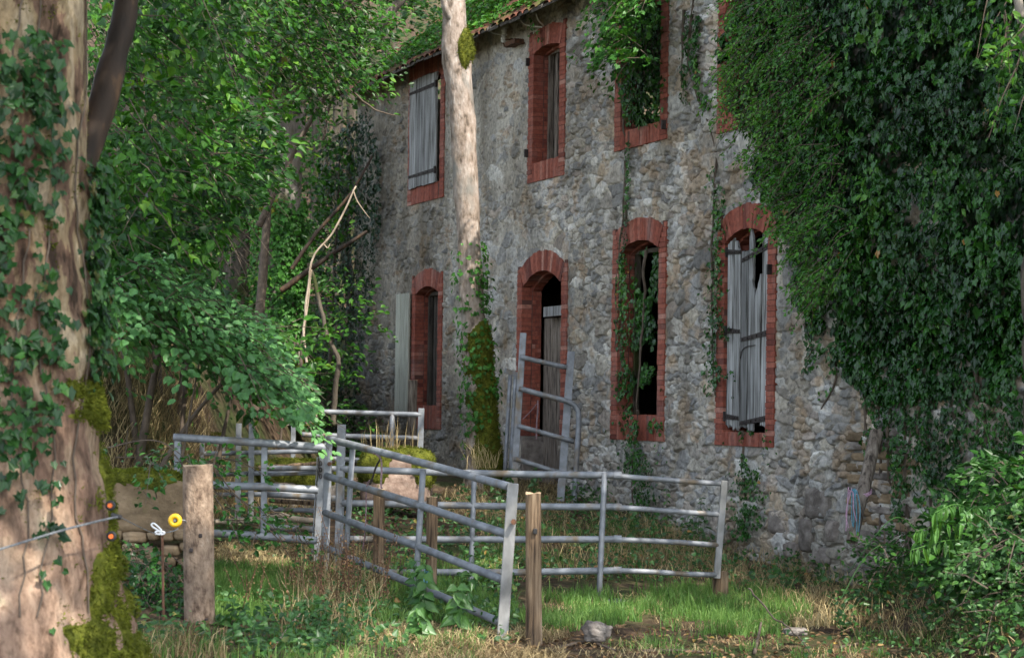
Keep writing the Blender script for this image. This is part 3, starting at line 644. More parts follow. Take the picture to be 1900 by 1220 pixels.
for nm, mt in (('UW2', 'drywood'), ('LW1', 'slate')):
    d = WD[nm]; mb = MB(); xs = np.linspace(d['s'] - d['w'], d['s'] + d['w'], 7)
    for k in range(6): plank(mb, xs[k] + .006, xs[k + 1] - .006, d['zsill'] + .01, d['zs'] + .03, -.30 + .008 * (k % 2), th=.02, ragged=.01)
    mk("boarding", mb, M[mt], SUR[nm])
# LW2 doorway: cross beam, dark door boards half open, mortar jambs below the brick
d = WD['LW2']; mb = MB(); zbm = float(FP(1020, 573)[1]); fb(mb, d['s'] - d['w'] - .03, d['s'] + d['w'] * .55, zbm - .09, zbm + .06, -.27, -.17, .6, 0); mk("cross_beam", mb, M['greywood'], SUR['LW2'])
mb = MB(); plank(mb, d['s'] - d['w'] * .62, d['s'] - d['w'] * .2, .5, zbm - .1, -.36, th=.05); plank(mb, d['s'] - d['w'] * .17, d['s'] + d['w'] * .3, .5, zbm - .1, -.37, th=.04); plank(mb, d['s'] + d['w'] * .33, d['s'] + d['w'], .5, zbm - .1, -.37, th=.04); mk("door", mb, M['drywood'], SUR['LW2'])
for sd in (-1, 1): mb = MB(); fb(mb, d['s'] + sd * (d['w'] - .04), d['s'] + sd * (d['w'] + .2), .2, d['zb'] - .004, -.46, .03, .5, 0); mk("plaster_jamb", mb, M['rock'], SUR['LW2'])
# debris on the sill of LW1, iron pintles, insulators and hooks under the eave
for (x, y) in ((988, 116), (985, 285), (1241, 232), (1438, 500)):
    mb = MB(); s_, z_ = FP(x, y); cbox(mb, FW(float(s_), float(z_), PR + .03), np.array([UX, UY, 0]) * .018, np.array([NX, NY, 0]) * .03, [0, 0, .06], .3); mk("shutter_pintle", mb, M['iron'], bld)
def insulator(px, py):
    s_, z_ = [float(v) for v in FP(px, py)]; mb = MB(); th = np.linspace(-1, 1, 9); pr = np.array([.015, .035, .045, .03, .045, .05, .03, .045, .02])
    tube(mb, FW(s_, z_ + th * .06, .17), pr, 10); o = mk("insulator", mb, M['porcelain'], bld, smooth=True)
    mb = MB(); tube(mb, smoothpath([FW(s_, z_ - .06, .17), FW(s_, z_ - .12, .14), FW(s_ - .05, z_ - .12, .06), FW(s_ - .1, z_ - .1, -.02)], 10), .012, 6); mk("bracket", mb, M['rust'], o)
insulator(954, 60); insulator(953, 74)
for a_, b_, c_ in (((932, 55), (938, 64), (952, 66)), ((993, 40), (1000, 49), (1012, 51)), ((1022, 28), (1022, 40), (1014, 50))):
    mb = MB(); q = [FP(*t) for t in (a_, b_, c_)]; tube(mb, smoothpath([FW(float(q[0][0]), float(q[0][1]), .24), FW(float(q[1][0]), float(q[1][1]), .2), FW(float(q[2][0]), float(q[2][1]), .03)], 10), .012, 6); mk("cable_hook", mb, M['porcelain'], bld)
mb = MB(); s_, z_ = FP(968, 81); fb(mb, float(s_) - .2, float(s_) + .2, float(z_) - .035, float(z_) + .035, .0, .2, .5, 0); mk("iron_bracket", mb, M['rust'], bld)
# ------------------------------------------------------------------ gates and posts
STEEL = M['steel']
def rail(par, pts, Ys, r, ns=12, c=.5, flat=None):
    mb = MB(); p = np.array([P(x, y, Y) for (x, y), Y in zip(pts, Ys)]); n = 24 if len(pts) > 2 else 10
    q = smoothpath(p, n); q = q + (fbm(np.stack([np.linspace(0, 3, n), np.full(n, p[0][2] * 9)], -1), 2, 3) - .5)[:, None] * np.array([0, .01, .012])
    tube(mb, q, r, ns); return mk("rail", mb, STEEL, par, smooth=True)
def upright(par, a, b, Ya, Yb, r=.024, name="upright"):
    mb = MB(); tube(mb, np.linspace(P(*a, Ya), P(*b, Yb), 6), r, 10); return mk(name, mb, STEEL, par, smooth=True)
def stile(par, a, b, Ya, Yb, wx, wy, name="end_post", mat=None):
    mb = MB(); bar(mb, P(*a, Ya), P(*b, Yb), wx, wy, ch=.15); return mk(name, mb, mat or STEEL, par)
# front gate, swung towards the camera
YL, YR = 19.6, 16.6
def yA(x): return 1 / np.interp(x, [602, 948], [1 / YL, 1 / YR])
ga = empty("field_gate", P(770, 1130, 18), "nearest grey steel gate swung open with four rails sloping down to a leaning box post", "gate")
for (x0, y0, x1, y1) in ((612, 815, 942, 902), (606, 882, 940, 991), (603, 951, 934, 1076), (598, 1013, 926, 1152)):
    rail(ga, [(x0, y0), ((x0 + x1) / 2, (y0 + y1) / 2 - 2), (x1, y1)], [yA(x0), yA((x0 + x1) / 2), yA(x1)], .034)
upright(ga, (654, 833), (641, 1046), yA(650), yA(645), .027); upright(ga, (785, 870), (770, 1112), yA(783), yA(774), .027)
stile(ga, (610, 808), (602, 1075), YL, YL, .036, .03); stile(ga, (952, 896), (932, 1184), YR, YR - .02, .046, .04, mat=M['palesteel'])
mb = MB(); p = P(953, 967, YR - .07); tube(mb, [p, p + np.array([0, -.05, 0])], [.024, .024], 6); mk("bolt", mb, M['rust'], ga)
mb = MB(); p = P(612, 860, YL - .05); tube(mb, [p, p + np.array([0, -.05, 0])], [.022, .022], 6); mk("bolt", mb, M['rust'], ga)
# long telescopic gate behind it
gb = empty("field_gate", P(1100, 1125, 19.7), "long low five rail steel gate crossing the yard in front of the ivy hung window", "gate")
rows = [(869, 877, 881, 897), (933, 938, 940, 954), (999, 1000, 999, 1010), (1062, 1061, 1057, 1066), (1128, 1124, 1116, 1121)]
for k, (a_, b_, c_, e_) in enumerate(rows):
    xe = 1338 - k * 2 if k < 4 else 1272
    rail(gb, [(632, a_), (890, b_), (1150, c_)], [19.9, 19.8, 19.6], .033); rail(gb, [(1140, c_ + .5), (xe, e_)], [19.6, 20.0], .026)
    mb = MB(); p0, p1 = P(1139, c_, 19.6), P(1153, c_ + .6, 19.6); tube(mb, [p0, p1], [.037, .037], 12); mk("collar", mb, STEEL, gb)
upright(gb, (1122, 876), (1111, 1120), 19.6, 19.6, .028); upright(gb, (880, 880), (872, 1120), 19.8, 19.8, .026)
stile(gb, (1344, 891), (1330, 1072), 20.0, 20.0, .032, .03, mat=M['palesteel']); stile(gb, (632, 862), (622, 1130), 19.9, 19.9, .03, .03)
# gate on the left between log post and hinge post
gc = empty("field_gate", P(490, 1100, 18.6), "grey four rail gate between the barked log post and the hinge post", "gate")
for (x0, y0, x1, y1) in ((322, 811, 604, 830), (385, 899, 590, 908), (385, 988, 588, 1002), (385, 1079, 574, 1093)): rail(gc, [(x0, y0), ((x0 + x1) / 2, (y0 + y1) / 2 - 1), (x1, y1)], [18.6, 18.6, 18.7], .036)
stile(gc, (491, 822), (489, 1002), 18.65, 18.65, .027, .022, "upright"); stile(gc, (330, 806), (330, 1000), 18.62, 18.62, .03, .03)
# steel posts
hp = empty("gate_post", P(590, 1060, 19.9), "dark steel channel post with a chain where two gates meet", "post")
stile(hp, (598, 846), (586, 1060), 19.9, 19.9, .032, .045, "post_channel"); stile(hp, (589, 848), (577, 1062), 19.86, 19.86, .004, .03, "flange")
mb = MB()
for k in range(6):
    c0 = P(592 + (k % 2) * 3, 853 + k * 6, 19.84); th = np.linspace(0, 2 * PI, 9); ax = np.array([1, 0, 0]) if k % 2 else np.array([0, 1., 0])
    tube(mb, c0 + np.cos(th)[:, None] * ax * .012 + np.sin(th)[:, None] * np.array([0, 0, .022]), .005, 5, caps=False)
mk("chain", mb, M['iron'], hp)
tp = MB(); bar(tp, P(634, 787, 20.6), P(627, 1090, 20.6), .042, .03); tag(mk("steel_post", tp, STEEL, origin=P(627, 1090, 20.6)), "tall upright steel box post standing behind the hinge end of the nearest gate", "post")
# gate by the moss boulder at the back
ge = empty("field_gate", P(700, 840, 27), "short two rail gate in front of the open pale shutter at the far end", "gate")
for (x0, y0, x1, y1) in ((540, 761, 782, 769), (560, 806, 782, 813), (600, 850, 780, 858)): rail(ge, [(x0, y0), ((x0 + x1) / 2, (y0 + y1) / 2), (x1, y1)], [27, 27, 27], .034)
stile(ge, (782, 757), (778, 880), 27, 27, .04, .03); upright(ge, (728, 766), (726, 880), 27, 27, .035); stile(ge, (545, 757), (543, 880), 27, 27, .03, .03)
# stored gates at the left rear
gd = empty("field_gate", P(470, 980, 22.5), "stored gate with dark close uprights standing behind the left gate", "gate")
for y0, y1, xe in ((841, 836, 590), (880, 876, 600), (918, 916, 600), (962, 966, 580)): rail(gd, [(375, y0), (480, (y0 + y1) / 2), (xe, y1)], [22.5, 22.5, 22.6], .026)
for x in (443, 467): stile(gd, (x, 785), (x - 2, 975), 22.4, 22.4, .03, .022, "upright")
stile(gd, (375, 815), (373, 985), 22.5, 22.5, .025, .025)
for k, (x0, y0, x1, y1, r) in enumerate(((495, 868, 600, 869, .03), (490, 880, 592, 876, .02), (495, 917, 600, 924, .03), (500, 928, 600, 936, .024), (478, 943, 590, 948, .026))):
    mb = MB(); n = 8; q = np.linspace(P(x0, y0, 22.0 + .05 * k), P(x1 + 25, y1, 21.8 + .06 * k), n); tube(mb, q, r, 10)
    lab = ("uppermost grey pipe in the pile behind the left gate", "second pipe from the top in the pile behind the left gate", "thick middle pipe in the pile behind the left gate", "fourth pipe from the top in the pile behind the left gate", "lowest straight pipe in the pile behind the left gate")[k]
    tag(mk("steel_pipe", mb, M['postwood'] if k == 3 else STEEL, smooth=True, origin=q[0]), lab, "pipe", "pipes piled behind the left gate")
mb = MB(); q = smoothpath([P(390, 967, 21.2), P(440, 966, 21.2), P(480, 962, 21.2), P(520, 955, 21.2), P(545, 962, 21.2), P(600, 966, 21.2)], 30); tube(mb, q, .03, 8, .15, 9); tag(mk("bent_pipe", mb, M['palestick'], smooth=True, origin=q[0]), "wavy whitish pole lying low behind the left gate", "pole")
mb = MB(); q = np.linspace(P(495, 977, 21.1), P(604, 983, 21.1), 6); tube(mb, q, .034, 10); tag(mk("steel_pipe", mb, STEEL, smooth=True, origin=q[0]), "bright straight pipe lying just above the third rail of the left gate", "pipe", "pipes piled behind the left gate")
# gates leaning on the doorway
YF = 28.3
gf = empty("field_gate", P(1005, 930, 28.2), "galvanised gate stood on end against the brick doorway, with a rounded corner", "gate")
stile(gf, (971, 618), (953, 905), YF, YF - .5, .045, .03); stile(gf, (1060, 652), (1040, 930), YF, YF - .5, .052, .03)
for pts in ([(966, 662), (1052, 682)], [(961, 789), (1066, 819)], [(954, 850), (1050, 880)]): rail(gf, pts, [YF - .12 - .4 * (pts[0][1] - 640) / 260] * 2, .034)
rail(gf, [(963, 720), (1010, 733), (1052, 744), (1068, 754), (1074, 775), (1070, 850), (1064, 945)], [YF - .3] * 4 + [YF - .32, YF - .45, YF - .5], .038)
gg = empty("field_gate", P(945, 880, 28.7), "narrow gate of thin bars stood on end behind the rounded gate", "gate")
for x in (947, 957, 963): upright(gg, (x, 694), (x - 11, 890), 28.75, 28.4, .028)
stile(gg, (936, 686), (962, 696), 28.75, 28.75, .035, .03, "end_bar")
mb = MB(); tube(mb, smoothpath([P(998, 742, YF - .35), P(998, 760, YF - .36), P(996, 785, YF - .37), P(995, 815, YF - .38)], 16), .011, 6); tube(mb, smoothpath([P(996, 748, YF - .35), P(985, 762, YF - .36), P(970, 777, YF - .38)], 8), .007, 5)
tag(mk("twine", mb, M['twine'], origin=P(998, 742, YF)), "pale twine tied to the rounded gate in front of the doorway", "twine")
# timber posts
def wpost(pts, Y, r0, r1, lab, mat, ns=20, amp=.14, flat=.75):
    a, b = P(*pts[0], Y), P(*pts[1], Y); mb = MB(); n = 26; path = np.linspace(b - np.array([0, 0, .25]), a, n); rad = np.linspace(r1, r0, n)
    V, dr = tubegrid(path, rad, ns, 0); V = path[:, None] + (V - path[:, None]) * np.array([1, flat, 1])
    th = np.arange(ns) / ns * 6.28; am = (fbm(np.stack([np.cos(th) * 1.6 + 3, np.sin(th) * 1.6 + a[0] * 5, th * 0], -1), 3, 7) - .5)
    V = V + dr * (rad[:, None] * (am[None] * 2 * amp + (fbm(V * np.array([26, 26, 3]), 3, 8) - .5) * amp))[..., None]
    V[-1, :, 2] += (fbm(np.stack([th * 2, th * 0 + a[0]], -1), 2, 5) - .5) * .035
    mb.add(V.reshape(-1, 3), gridfaces(n, ns), .5)
    o = tag(mk("fence_post", mb, mat, smooth=False, origin=b), lab, "post")
    mb = MB(); c0 = path[-1] + np.array([0, 0, -.002]); mb.add(np.concatenate([V[-1], c0[None]]), [[k, (k + 1) % ns, ns] for k in range(ns)]); mk("end_cut", mb, M['endgrain'], o); return o
o = wpost([(367, 862), (372, 1185)], 16.4, .121, .126, "thick barked log post with a flat sawn top beside the low stone wall", M['logbark'], 30, .05, 1.)
mb = MB()
for (x, y) in ((372, 993), (355, 1020), (383, 1150)):
    p = P(x, y, 16.4 - .122); cbox(mb, p, [.014, 0, 0], [0, .012, 0], [0, 0, .016], .4)
mk("knot", mb, M['iron'], o)
o = wpost([(990, 914), (992, 1186)], 16.5, .062, .068, "split brown timber post standing just beside the leaning box post", M['postwood'])
mb = MB(); p = P(993, 985, 16.5 - .06); cbox(mb, p, [.016, 0, 0], [0, .02, 0], [0, 0, .022], .3); mk("insulator", mb, M['black'], o)
wpost([(704, 907), (702, 1125)], 18.9, .052, .055, "thin timber post behind the middle of the nearest gate", M['postwood'])
wpost([(802, 921), (800, 1142)], 18.6, .05, .054, "darker timber post behind the second upright of the nearest gate", M['postwood'])
wpost([(766, 705), (763, 800)], 33.4, .075, .08, "short mossy topped post standing by the far window", M['drywood'])
wpost([(1337, 1060), (1336, 1125)], 20.1, .075, .08, "stubby dark wood post under the end of the long gate", M['postwood'])
# post leaning on the right-hand wall, with twine
a, b = P(1626, 800, 21.75), P(1580, 1005, 21.2); mb = MB(); bar(mb, a, b, .075, .05, ch=.2)
mb2 = MB(); n = 18; V, dr = tubegrid(np.linspace(b, a, n), np.linspace(.062, .072, n), 14, .28, 7., 4); mb2.add(V.reshape(-1, 3), gridfaces(n, 14)); mb2.L.append(np.arange(14) + 14 * (n - 1)); mb2.T.append(np.array([14], np.int32))
tag(mk("leaning_post", mb2, M['drywood'], origin=b), "weathered post leaning against the wall below the ivy", "post")
def twine(px, py, Y, lab, mat, n, ln, sp=.05):
    mb = MB(); p0 = P(px, py, Y)
    for k in range(n):
        q = p0 + rng.normal(0, 1, 3) * np.array([sp, .02, .02]); e = q + np.array([rng.normal(-.02, .05), rng.normal(0, .02), -ln * rng.uniform(.6, 1.1)]); m_ = (q + e) / 2 + np.array([rng.normal(0, .02), .0, rng.normal(0, .03)])
        tube(mb, smoothpath([p0 + rng.normal(0, .02, 3), q, m_, e], 12), .0055, 5)
    tag(mk("twine", mb, M[mat], origin=p0), lab, "twine")
twine(1586, 912, 21.2, "blue baler twine hanging from the leaning post", 'bluetwine', 5, .45, .02); twine(1580, 910, 21.18, "pink baler twine hanging from the leaning post", 'pinktwine', 4, .42, .02)
mb = MB(); c0 = P(1601, 910, 21.45); th = np.linspace(0, 2 * PI, 14)
for k in range(3): tube(mb, c0 + np.stack([np.cos(th) * .09, np.sin(th) * .085, np.sin(th) * .03 + k * .014 - .03 + np.cos(th) * .02], -1), .006, 5)
tag(mk("twine", mb, M['pinktwine'], origin=c0), "pink twine wound round the middle of the leaning post", "twine")
# strings on the nearest gate
for lab, pts in (("mauve string hanging from the top rail of the nearest gate", [(692, 838), (706, 850), (708, 870), (707, 900), (709, 905)]), ("long mauve string hanging beside the timber post on the nearest gate", [(686, 890), (680, 905), (679, 950), (676, 1000), (672, 1020)]), ("dark short strap knotted on the top rail of the nearest gate", [(706, 850), (697, 868), (690, 890), (686, 898)])):
    mb = MB(); tube(mb, smoothpath([P(x, y, yA(x) - .05) for x, y in pts], 20), .009 if 'long' not in lab else .006, 6, .3, 20); tag(mk("twine", mb, M['iron'] if 'dark' in lab else M['twine'], origin=P(*pts[0], 18)), lab, "twine")
twine(793, 1060, 18.45, "blue twine tied low on the darker timber post", 'bluetwine', 5, .2, .03)
# electric fence bits on the left
def ring(c, R, r, mat, name, par=None, nrm=(0, 1, 0), origin=None):
    mb = MB(); th = np.linspace(0, 2 * PI, 25)[:-1]; n = np.array(nrm, float); n /= np.linalg.norm(n); x = np.cross(n, [0, 0, 1.]); x /= np.linalg.norm(x); y = np.cross(x, n); V = []
    for t in th:
        dr = math.cos(t) * x + math.sin(t) * y
        for k in range(10): a_ = 2 * PI * k / 10; V.append(np.asarray(c) + dr * (R + r * math.cos(a_)) + n * r * math.sin(a_))
    n_ = 24; ii = np.arange(n_)[:, None]; jj = np.arange(10)[None]; F_ = np.stack([ii * 10 + jj, ii * 10 + (jj + 1) % 10, ((ii + 1) % n_) * 10 + (jj + 1) % 10, ((ii + 1) % n_) * 10 + jj], -1).reshape(-1, 4)
    mb.add(V, F_); return mk(name, mb, mat, par, smooth=True, origin=origin)
c0 = P(325, 965, 16.2); o = tag(ring(c0, .036, .02, M['yellow'], "fence_insulator", origin=c0), "yellow ring insulator beside the log post", "insulator")
ring(c0 + np.array([0, .015, 0]), .016, .012, M['black'], "core", o); mb = MB(); tube(mb, [c0 + np.array([0, -.02, 0]), c0 + np.array([0, .03, 0])], [.012, .012], 8); mk("screw", mb, STEEL, o)
mb = MB(); tube(mb, smoothpath([c0 + np.array([.0, .03, 0]), c0 + np.array([.06, .06, -.0]), P(345, 968, 16.3)], 8), .006, 6); mk("stem", mb, STEEL, o)
mb = MB(); tube(mb, smoothpath([P(301, 994, 16.2), P(296, 985, 16.2), P(284, 977, 16.2), P(281, 972, 16.2), P(287, 971, 16.2), P(300, 983, 16.2)], 20), .007, 6); tube(mb, smoothpath([P(288, 990, 16.2), P(303, 990, 16.2), P(304, 986, 16.2), P(290, 985, 16.2), P(289, 990, 16.2)], 16), .008, 6)
tag(mk("gate_hook", mb, M['white'], origin=P(300, 990, 16.2)), "white plastic gate hook on the electric wire by the yellow ring", "hook")
mb = MB(); tube(mb, smoothpath([P(-60, 1030, 11.2), P(0, 1018, 11.4), P(120, 982, 11.7), P(200, 962, 12.0), P(222, 958, 12.2)], 24), .007, 7, .2, 60); tag(mk("fence_rope", mb, M['rope'], origin=P(0, 1018, 11.4)), "grey electric fence rope stretched across the thick plane trunk", "rope")
mb = MB(); tube(mb, smoothpath([P(222, 958, 12.2), P(255, 975, 13.8), P(288, 989, 16.2), P(315, 986, 16.2), P(330, 980, 16.2), P(326, 972, 16.2)], 24), .0035, 5); tag(mk("fence_wire", mb, STEEL, origin=P(288, 989, 16.2)), "thin wire running from the trunk to the yellow ring insulator", "wire")
for (x, y, lab) in ((205, 937, "small orange and black insulator above the rope on the trunk"), (207, 994, "small orange and black insulator below the rope on the trunk")):
    c0 = P(x, y, 12.15); o = tag(ring(c0, .02, .012, M['black'], "fence_insulator", origin=c0), lab, "insulator"); mb = MB(); tube(mb, [c0 + np.array([0, -.025, 0]), c0 + np.array([0, .06, 0])], [.014, .014], 8); mk("core", mb, M['orange'], o)
c0 = P(216, 958, 12.15); mb = MB(); tube(mb, [c0 - np.array([.03, 0, -.01]), c0 + np.array([.03, 0, -.005])], [.016, .014], 8); tag(mk("fence_insulator", mb, M['black'], origin=c0), "black knob insulator holding the rope end on the trunk", "insulator")
mb = MB(); tube(mb, np.linspace(P(301, 992, 16.2), P(304, 1185, 16.2), 8), .011, 8, .15, 30); tag(mk("iron_stake", mb, M['rust'], origin=P(304, 1185, 16.2)), "thin rusty stake standing under the yellow ring insulator", "stake")
# ------------------------------------------------------------------ low wall, boulders, stones
def sphere_grid(nu=26, nv=40):
    u = np.linspace(.02, PI - .02, nu); v = np.linspace(0, 2 * PI, nv, endpoint=False)
    return np.stack([np.sin(u)[:, None] * np.cos(v)[None], np.sin(u)[:, None] * np.sin(v)[None], np.cos(u)[:, None] * np.ones(nv)[None]], -1)
def rock(name, c, r, mat, lab=None, cat="rock", parent=None, seed=1, box=4., amp=.22, nf=1.6, var=.5, nu=26, nv=40, moss=None, group=None):
    D = sphere_grid(nu, nv); k = (np.abs(D) ** box).sum(-1) ** (-1 / box); q = D * k[..., None]
    n = fbm(q * nf + seed * 7.3, 4, seed) - .5; q = q * (1 + amp * 2 * n)[..., None] * np.asarray(r) ; V = q + np.asarray(c)
    mb = MB(); mb.add(V.reshape(-1, 3), gridfaces(nu, nv), var); mb.L += [np.arange(nv)[::-1], np.arange(nv) + (nu - 1) * nv]; mb.T += [np.array([nv], np.int32)] * 2
    o = mk(name, mb, mat, parent, smooth=True, origin=np.asarray(c) if parent is None else None)
    if lab: tag(o, lab, cat, group)
    if moss:
        mk_moss(o, V, D * 1., moss, seed)
    return o
def mk_moss(par, V, dr, fn, seed, h=.035, blades=3500, wrap=True, bl=.03):
    """moss cushion over the part of a grid surface where fn(V, dr) > 0"""
    m_ = fn(V, dr); off = np.where(m_ > 0, .006 + h * sstep(m_ / .25) * (.5 + fbm(V * 14, 3, seed + 3)), -.02)
    W_ = V + unit(dr) * off[..., None]; n, ns = V.shape[:2]; Fq = gridfaces(n, ns); kp = (m_.ravel()[Fq] > 0).any(1)
    if not kp.any(): return
    mb = MB(); us = np.unique(Fq[kp]); mp = np.zeros(n * ns, int); mp[us] = np.arange(len(us)); mb.add(W_.reshape(-1, 3)[us], mp[Fq[kp]], .5)
    o = mk("moss", mb, M['moss'], par, smooth=True)
    good = np.nonzero(m_.ravel() + rng.exponential(.09, m_.size) > .03)[0]
    if len(good) and blades:
        k = rng.choice(good, blades); p = W_.reshape(-1, 3)[k]; d = unit(dr.reshape(-1, 3)[k]); st = np.linalg.norm(np.roll(V, 1, 1) - V, axis=-1).mean()
        p = p + rng.normal(0, st * .6, p.shape) * (1 - np.abs(d)); mb = MB(); leaves(mb, p, rng.normal(0, 1, p.shape), d + rng.normal(0, .5, p.shape), bl * rng.uniform(.5, 1.3, len(p)), 'lance', np.clip(fbm(p * 9, 3, 4) + rng.normal(0, .12, len(p)), 0, 1)); mk("moss_tufts", mb, M['mossblade'], o)
lw = empty("stone_wall", P(270, 1180, 17.4), "low ochre stone wall with a mossy top behind the log post", "wall")
q0, q1 = P(165, 935, 17.5), P(352, 933, 17.5)
rock("capping_block", (q0 + q1) / 2, (np.linalg.norm(q1 - q0) * .5, .22, .235), M['ochrestone'], parent=lw, seed=3, box=9., amp=.045, nf=2.5, nu=40, nv=64, moss=lambda V, d: unit(d)[..., 2] - .48 + .5 * (fbm(V * 5, 3, 2) - .5))
mb = MB()
for r_ in range(9):
    x = 160
    while x < 352:
        wd = rng.uniform(22, 60); p = P(x + wd / 2, 995 + r_ * 23 + rng.normal(0, 3), 17.42 + rng.normal(0, .03))
        D_ = sphere_grid(10, 16); k = (np.abs(D_) ** 6).sum(-1) ** (-1 / 6); qq = D_ * k[..., None]; qq = qq * (1 + .25 * (fbm(qq * 2 + x, 3, 2) - .5))[..., None] * np.array([wd / 2 * .0046, .16, .047 + rng.normal(0, .006)])
        n0 = mb.n; mb.add((qq + p).reshape(-1, 3), gridfaces(10, 16), rng.random()); x += wd
mk("dry_stone_courses", mb, M['ochrestone'], lw, smooth=True)
rock("mossy_boulder", P(736, 888, 24.6), (.42, .34, .32), M['pinkstone'], "big boulder with thick yellow green moss on top behind the nearest gate", seed=5, box=5., amp=.12, moss=lambda V, d: unit(d)[..., 2] * .9 + .14 + .9 * (fbm(V * 2.6 + 3, 3, 12) - .5) - .9 * sstep((V[..., 0] + 1.5) / .12) * sstep((-1.1 - V[..., 0]) / .12) * (unit(d)[..., 2] < .72) * (unit(d)[..., 1] < 0), nu=44, nv=70)
rock("boulder", P(392, 833, 24), (.16, .12, .12), M['rock'], "small pale stone with moss above the left gate", seed=8, moss=lambda V, d: unit(d)[..., 2] - .5 + .6 * (fbm(V * 6, 3, 2) - .5), var=1.)
rock("mossy_boulder", P(560, 905, 24.5), (.5, .4, .3), M['rock'], "dark mossy boulder behind the piled pipes", seed=9, moss=lambda V, d: unit(d)[..., 2] - .15 + .6 * (fbm(V * 3, 3, 2) - .5), var=.2)
rock("rock", P(1106, 1170, 16.6), (.10, .08, .07), M['rock'], "pale angular rock half sunk in the turned soil", seed=12, amp=.6, var=.1, nf=1.6, box=2.6)
rock("rock", P(1475, 1170, 17.), (.09, .06, .03), M['rock'], "broad pinkish stone at the right edge of the grass", seed=15, amp=.55, var=.1)
def facestone(x, y, w_, h_, mat, o=-.015):
    s_, z_ = [float(v) for v in FP(x, y)]; c0 = FW(s_, z_, o)
    D_ = sphere_grid(20, 30); kk = (np.abs(D_) ** 5).sum(-1) ** -.2; qq = D_ * kk[..., None]; qq = qq * (1 + .4 * (fbm(qq * 1.5 + x * .9 + y, 4, 3) - .5))[..., None]
    V = c0 + qq[..., 0:1] * np.array([UX, UY, 0]) * w_ * .0061 + qq[..., 1:2] * np.array([NX, NY, 0]) * .09 + qq[..., 2:3] * np.array([0, 0, 1.]) * h_ * .0031
    mb = MB(); mb.add(V.reshape(-1, 3), gridfaces(20, 30), rng.random()); mk("face_stone", mb, mat, bld, smooth=True)
for x, y, w_, h_ in ((1522, 935, 42, 56), (1500, 992, 24, 60), (1446, 968, 30, 42), (1550, 985, 20, 40), (1475, 1020, 30, 30), (1530, 1030, 34, 34)): facestone(x, y, w_, h_, M['rock'])
for r_ in range(11):
    y = 806 + r_ * 20; x = 1582 + rng.uniform(-8, 8)
    while x < 1672:
        wd = rng.uniform(22, 56); facestone(x + wd / 2, y + rng.normal(0, 2) - .12 * (x - 1600), wd, rng.uniform(12, 19), M['ochrestone'] if rng.random() < .6 else M['rock'], -.02); x += wd + 2
# ------------------------------------------------------------------ trees
LIT = [(P(260, 740, 19.6), .5), (G(1120, 1140), .55), (G(1280, 1145), .7), (G(1430, 1140), .5), (G(490, 1045), .55), (G(560, 1055), .4), (P(735, 850, 24.6), .5), (P(755, 900, 24.4), .35), (P(845, 40, 28.9), 1.0), (P(850, 150, 28.9), 1.0), (P(855, 260, 28.9), .9), (P(862, 370, 28.9), .9), (P(868, 470, 28.9), .8), (P(872, 540, 28.9), .5),
       (P(650, 110, 26), 1.2), (P(590, 70, 26), .8), (P(720, 160, 26), .8), (P(535, 560, 32), .3), (P(520, 690, 32), .3), (P(430, 640, 20), .5), (P(540, 770, 19), .5), (P(330, 560, 20), .5), (P(1150, 20, 26.6), 1.5), (P(1130, 130, 26.6), 1.3), (P(1180, 180, 26.6), .7), (P(960, 15, 31), 1.5), (P(370, 950, 16.4), .25), (P(945, 1000, 16.6), .2), (P(560, 800, 27), .35), (P(300, 200, 24), .5), (P(420, 300, 24), .5), (G(720, 1190), .35), (G(1650, 1150), .5), (G(900, 1060), .4), (G(1180, 1030), .4), (G(440, 1130), .4), (P(1560, 1160, 17), .5), (P(900, 1190, 16.2), .4)]
LT = np.array([l[0] for l in LIT]); LR = np.array([l[1] for l in LIT]); SV = np.array(S)
def gaps(p):  # drops crown leaves along sun rays to the LIT spots, shaping the dapple
    k = np.ones(len(p), bool)
    for T, r in zip(LT, LR):
        v = p - T; t = v @ SV; d2 = (v * v).sum(-1) - t * t; k &= ~((t > 1.2) & (d2 < r * r))
    return k
def crown(name, par, cs, n, nl, size, mat, shape='oval', up=(0, 0, 1), nb=(0, -.25, 0), L=(.6, 1.2), droop=.25, keep=None, D=None, nr=.4, wide=.42, twig=True):
    lf, tw = MB(), MB(); C = np.asarray(cs, float)
    if D is None: a_ = rng.random(len(C)) * 2 * PI; D = np.stack([np.cos(a_), np.sin(a_), rng.normal(-.1, .25, len(C))], -1)
    sprays(lf, tw if twig else None, C, D, rng.uniform(*L, len(C)), nl, size, shape, up, droop, nb, nr, keep=keep, wide=wide)
    o = mk(name, lf, mat, par)
    if twig and tw.n: mk("twigs", tw, M['twig'], par)
    return o
def ell(c, r, n):
    d = unit(rng.normal(0, 1, (n, 3))); return np.asarray(c) + d * np.asarray(r) * (rng.random(n) ** .4)[:, None]
def limb(par, pts, r0, r1, mat, n=24, ns=9, noise=.15, name="branch"):
    mb = MB(); q = smoothpath(pts, n); q = q + (fbm(q * 2.2, 3, 6)[:, None] - .5) * np.array([.12, .12, .05]) * np.linspace(0, 1, n)[:, None] * min(1, r0 * 8)
    tube(mb, q, np.linspace(r0, r1, n), ns, noise, 8.); return mk(name, mb, mat, par, smooth=True)
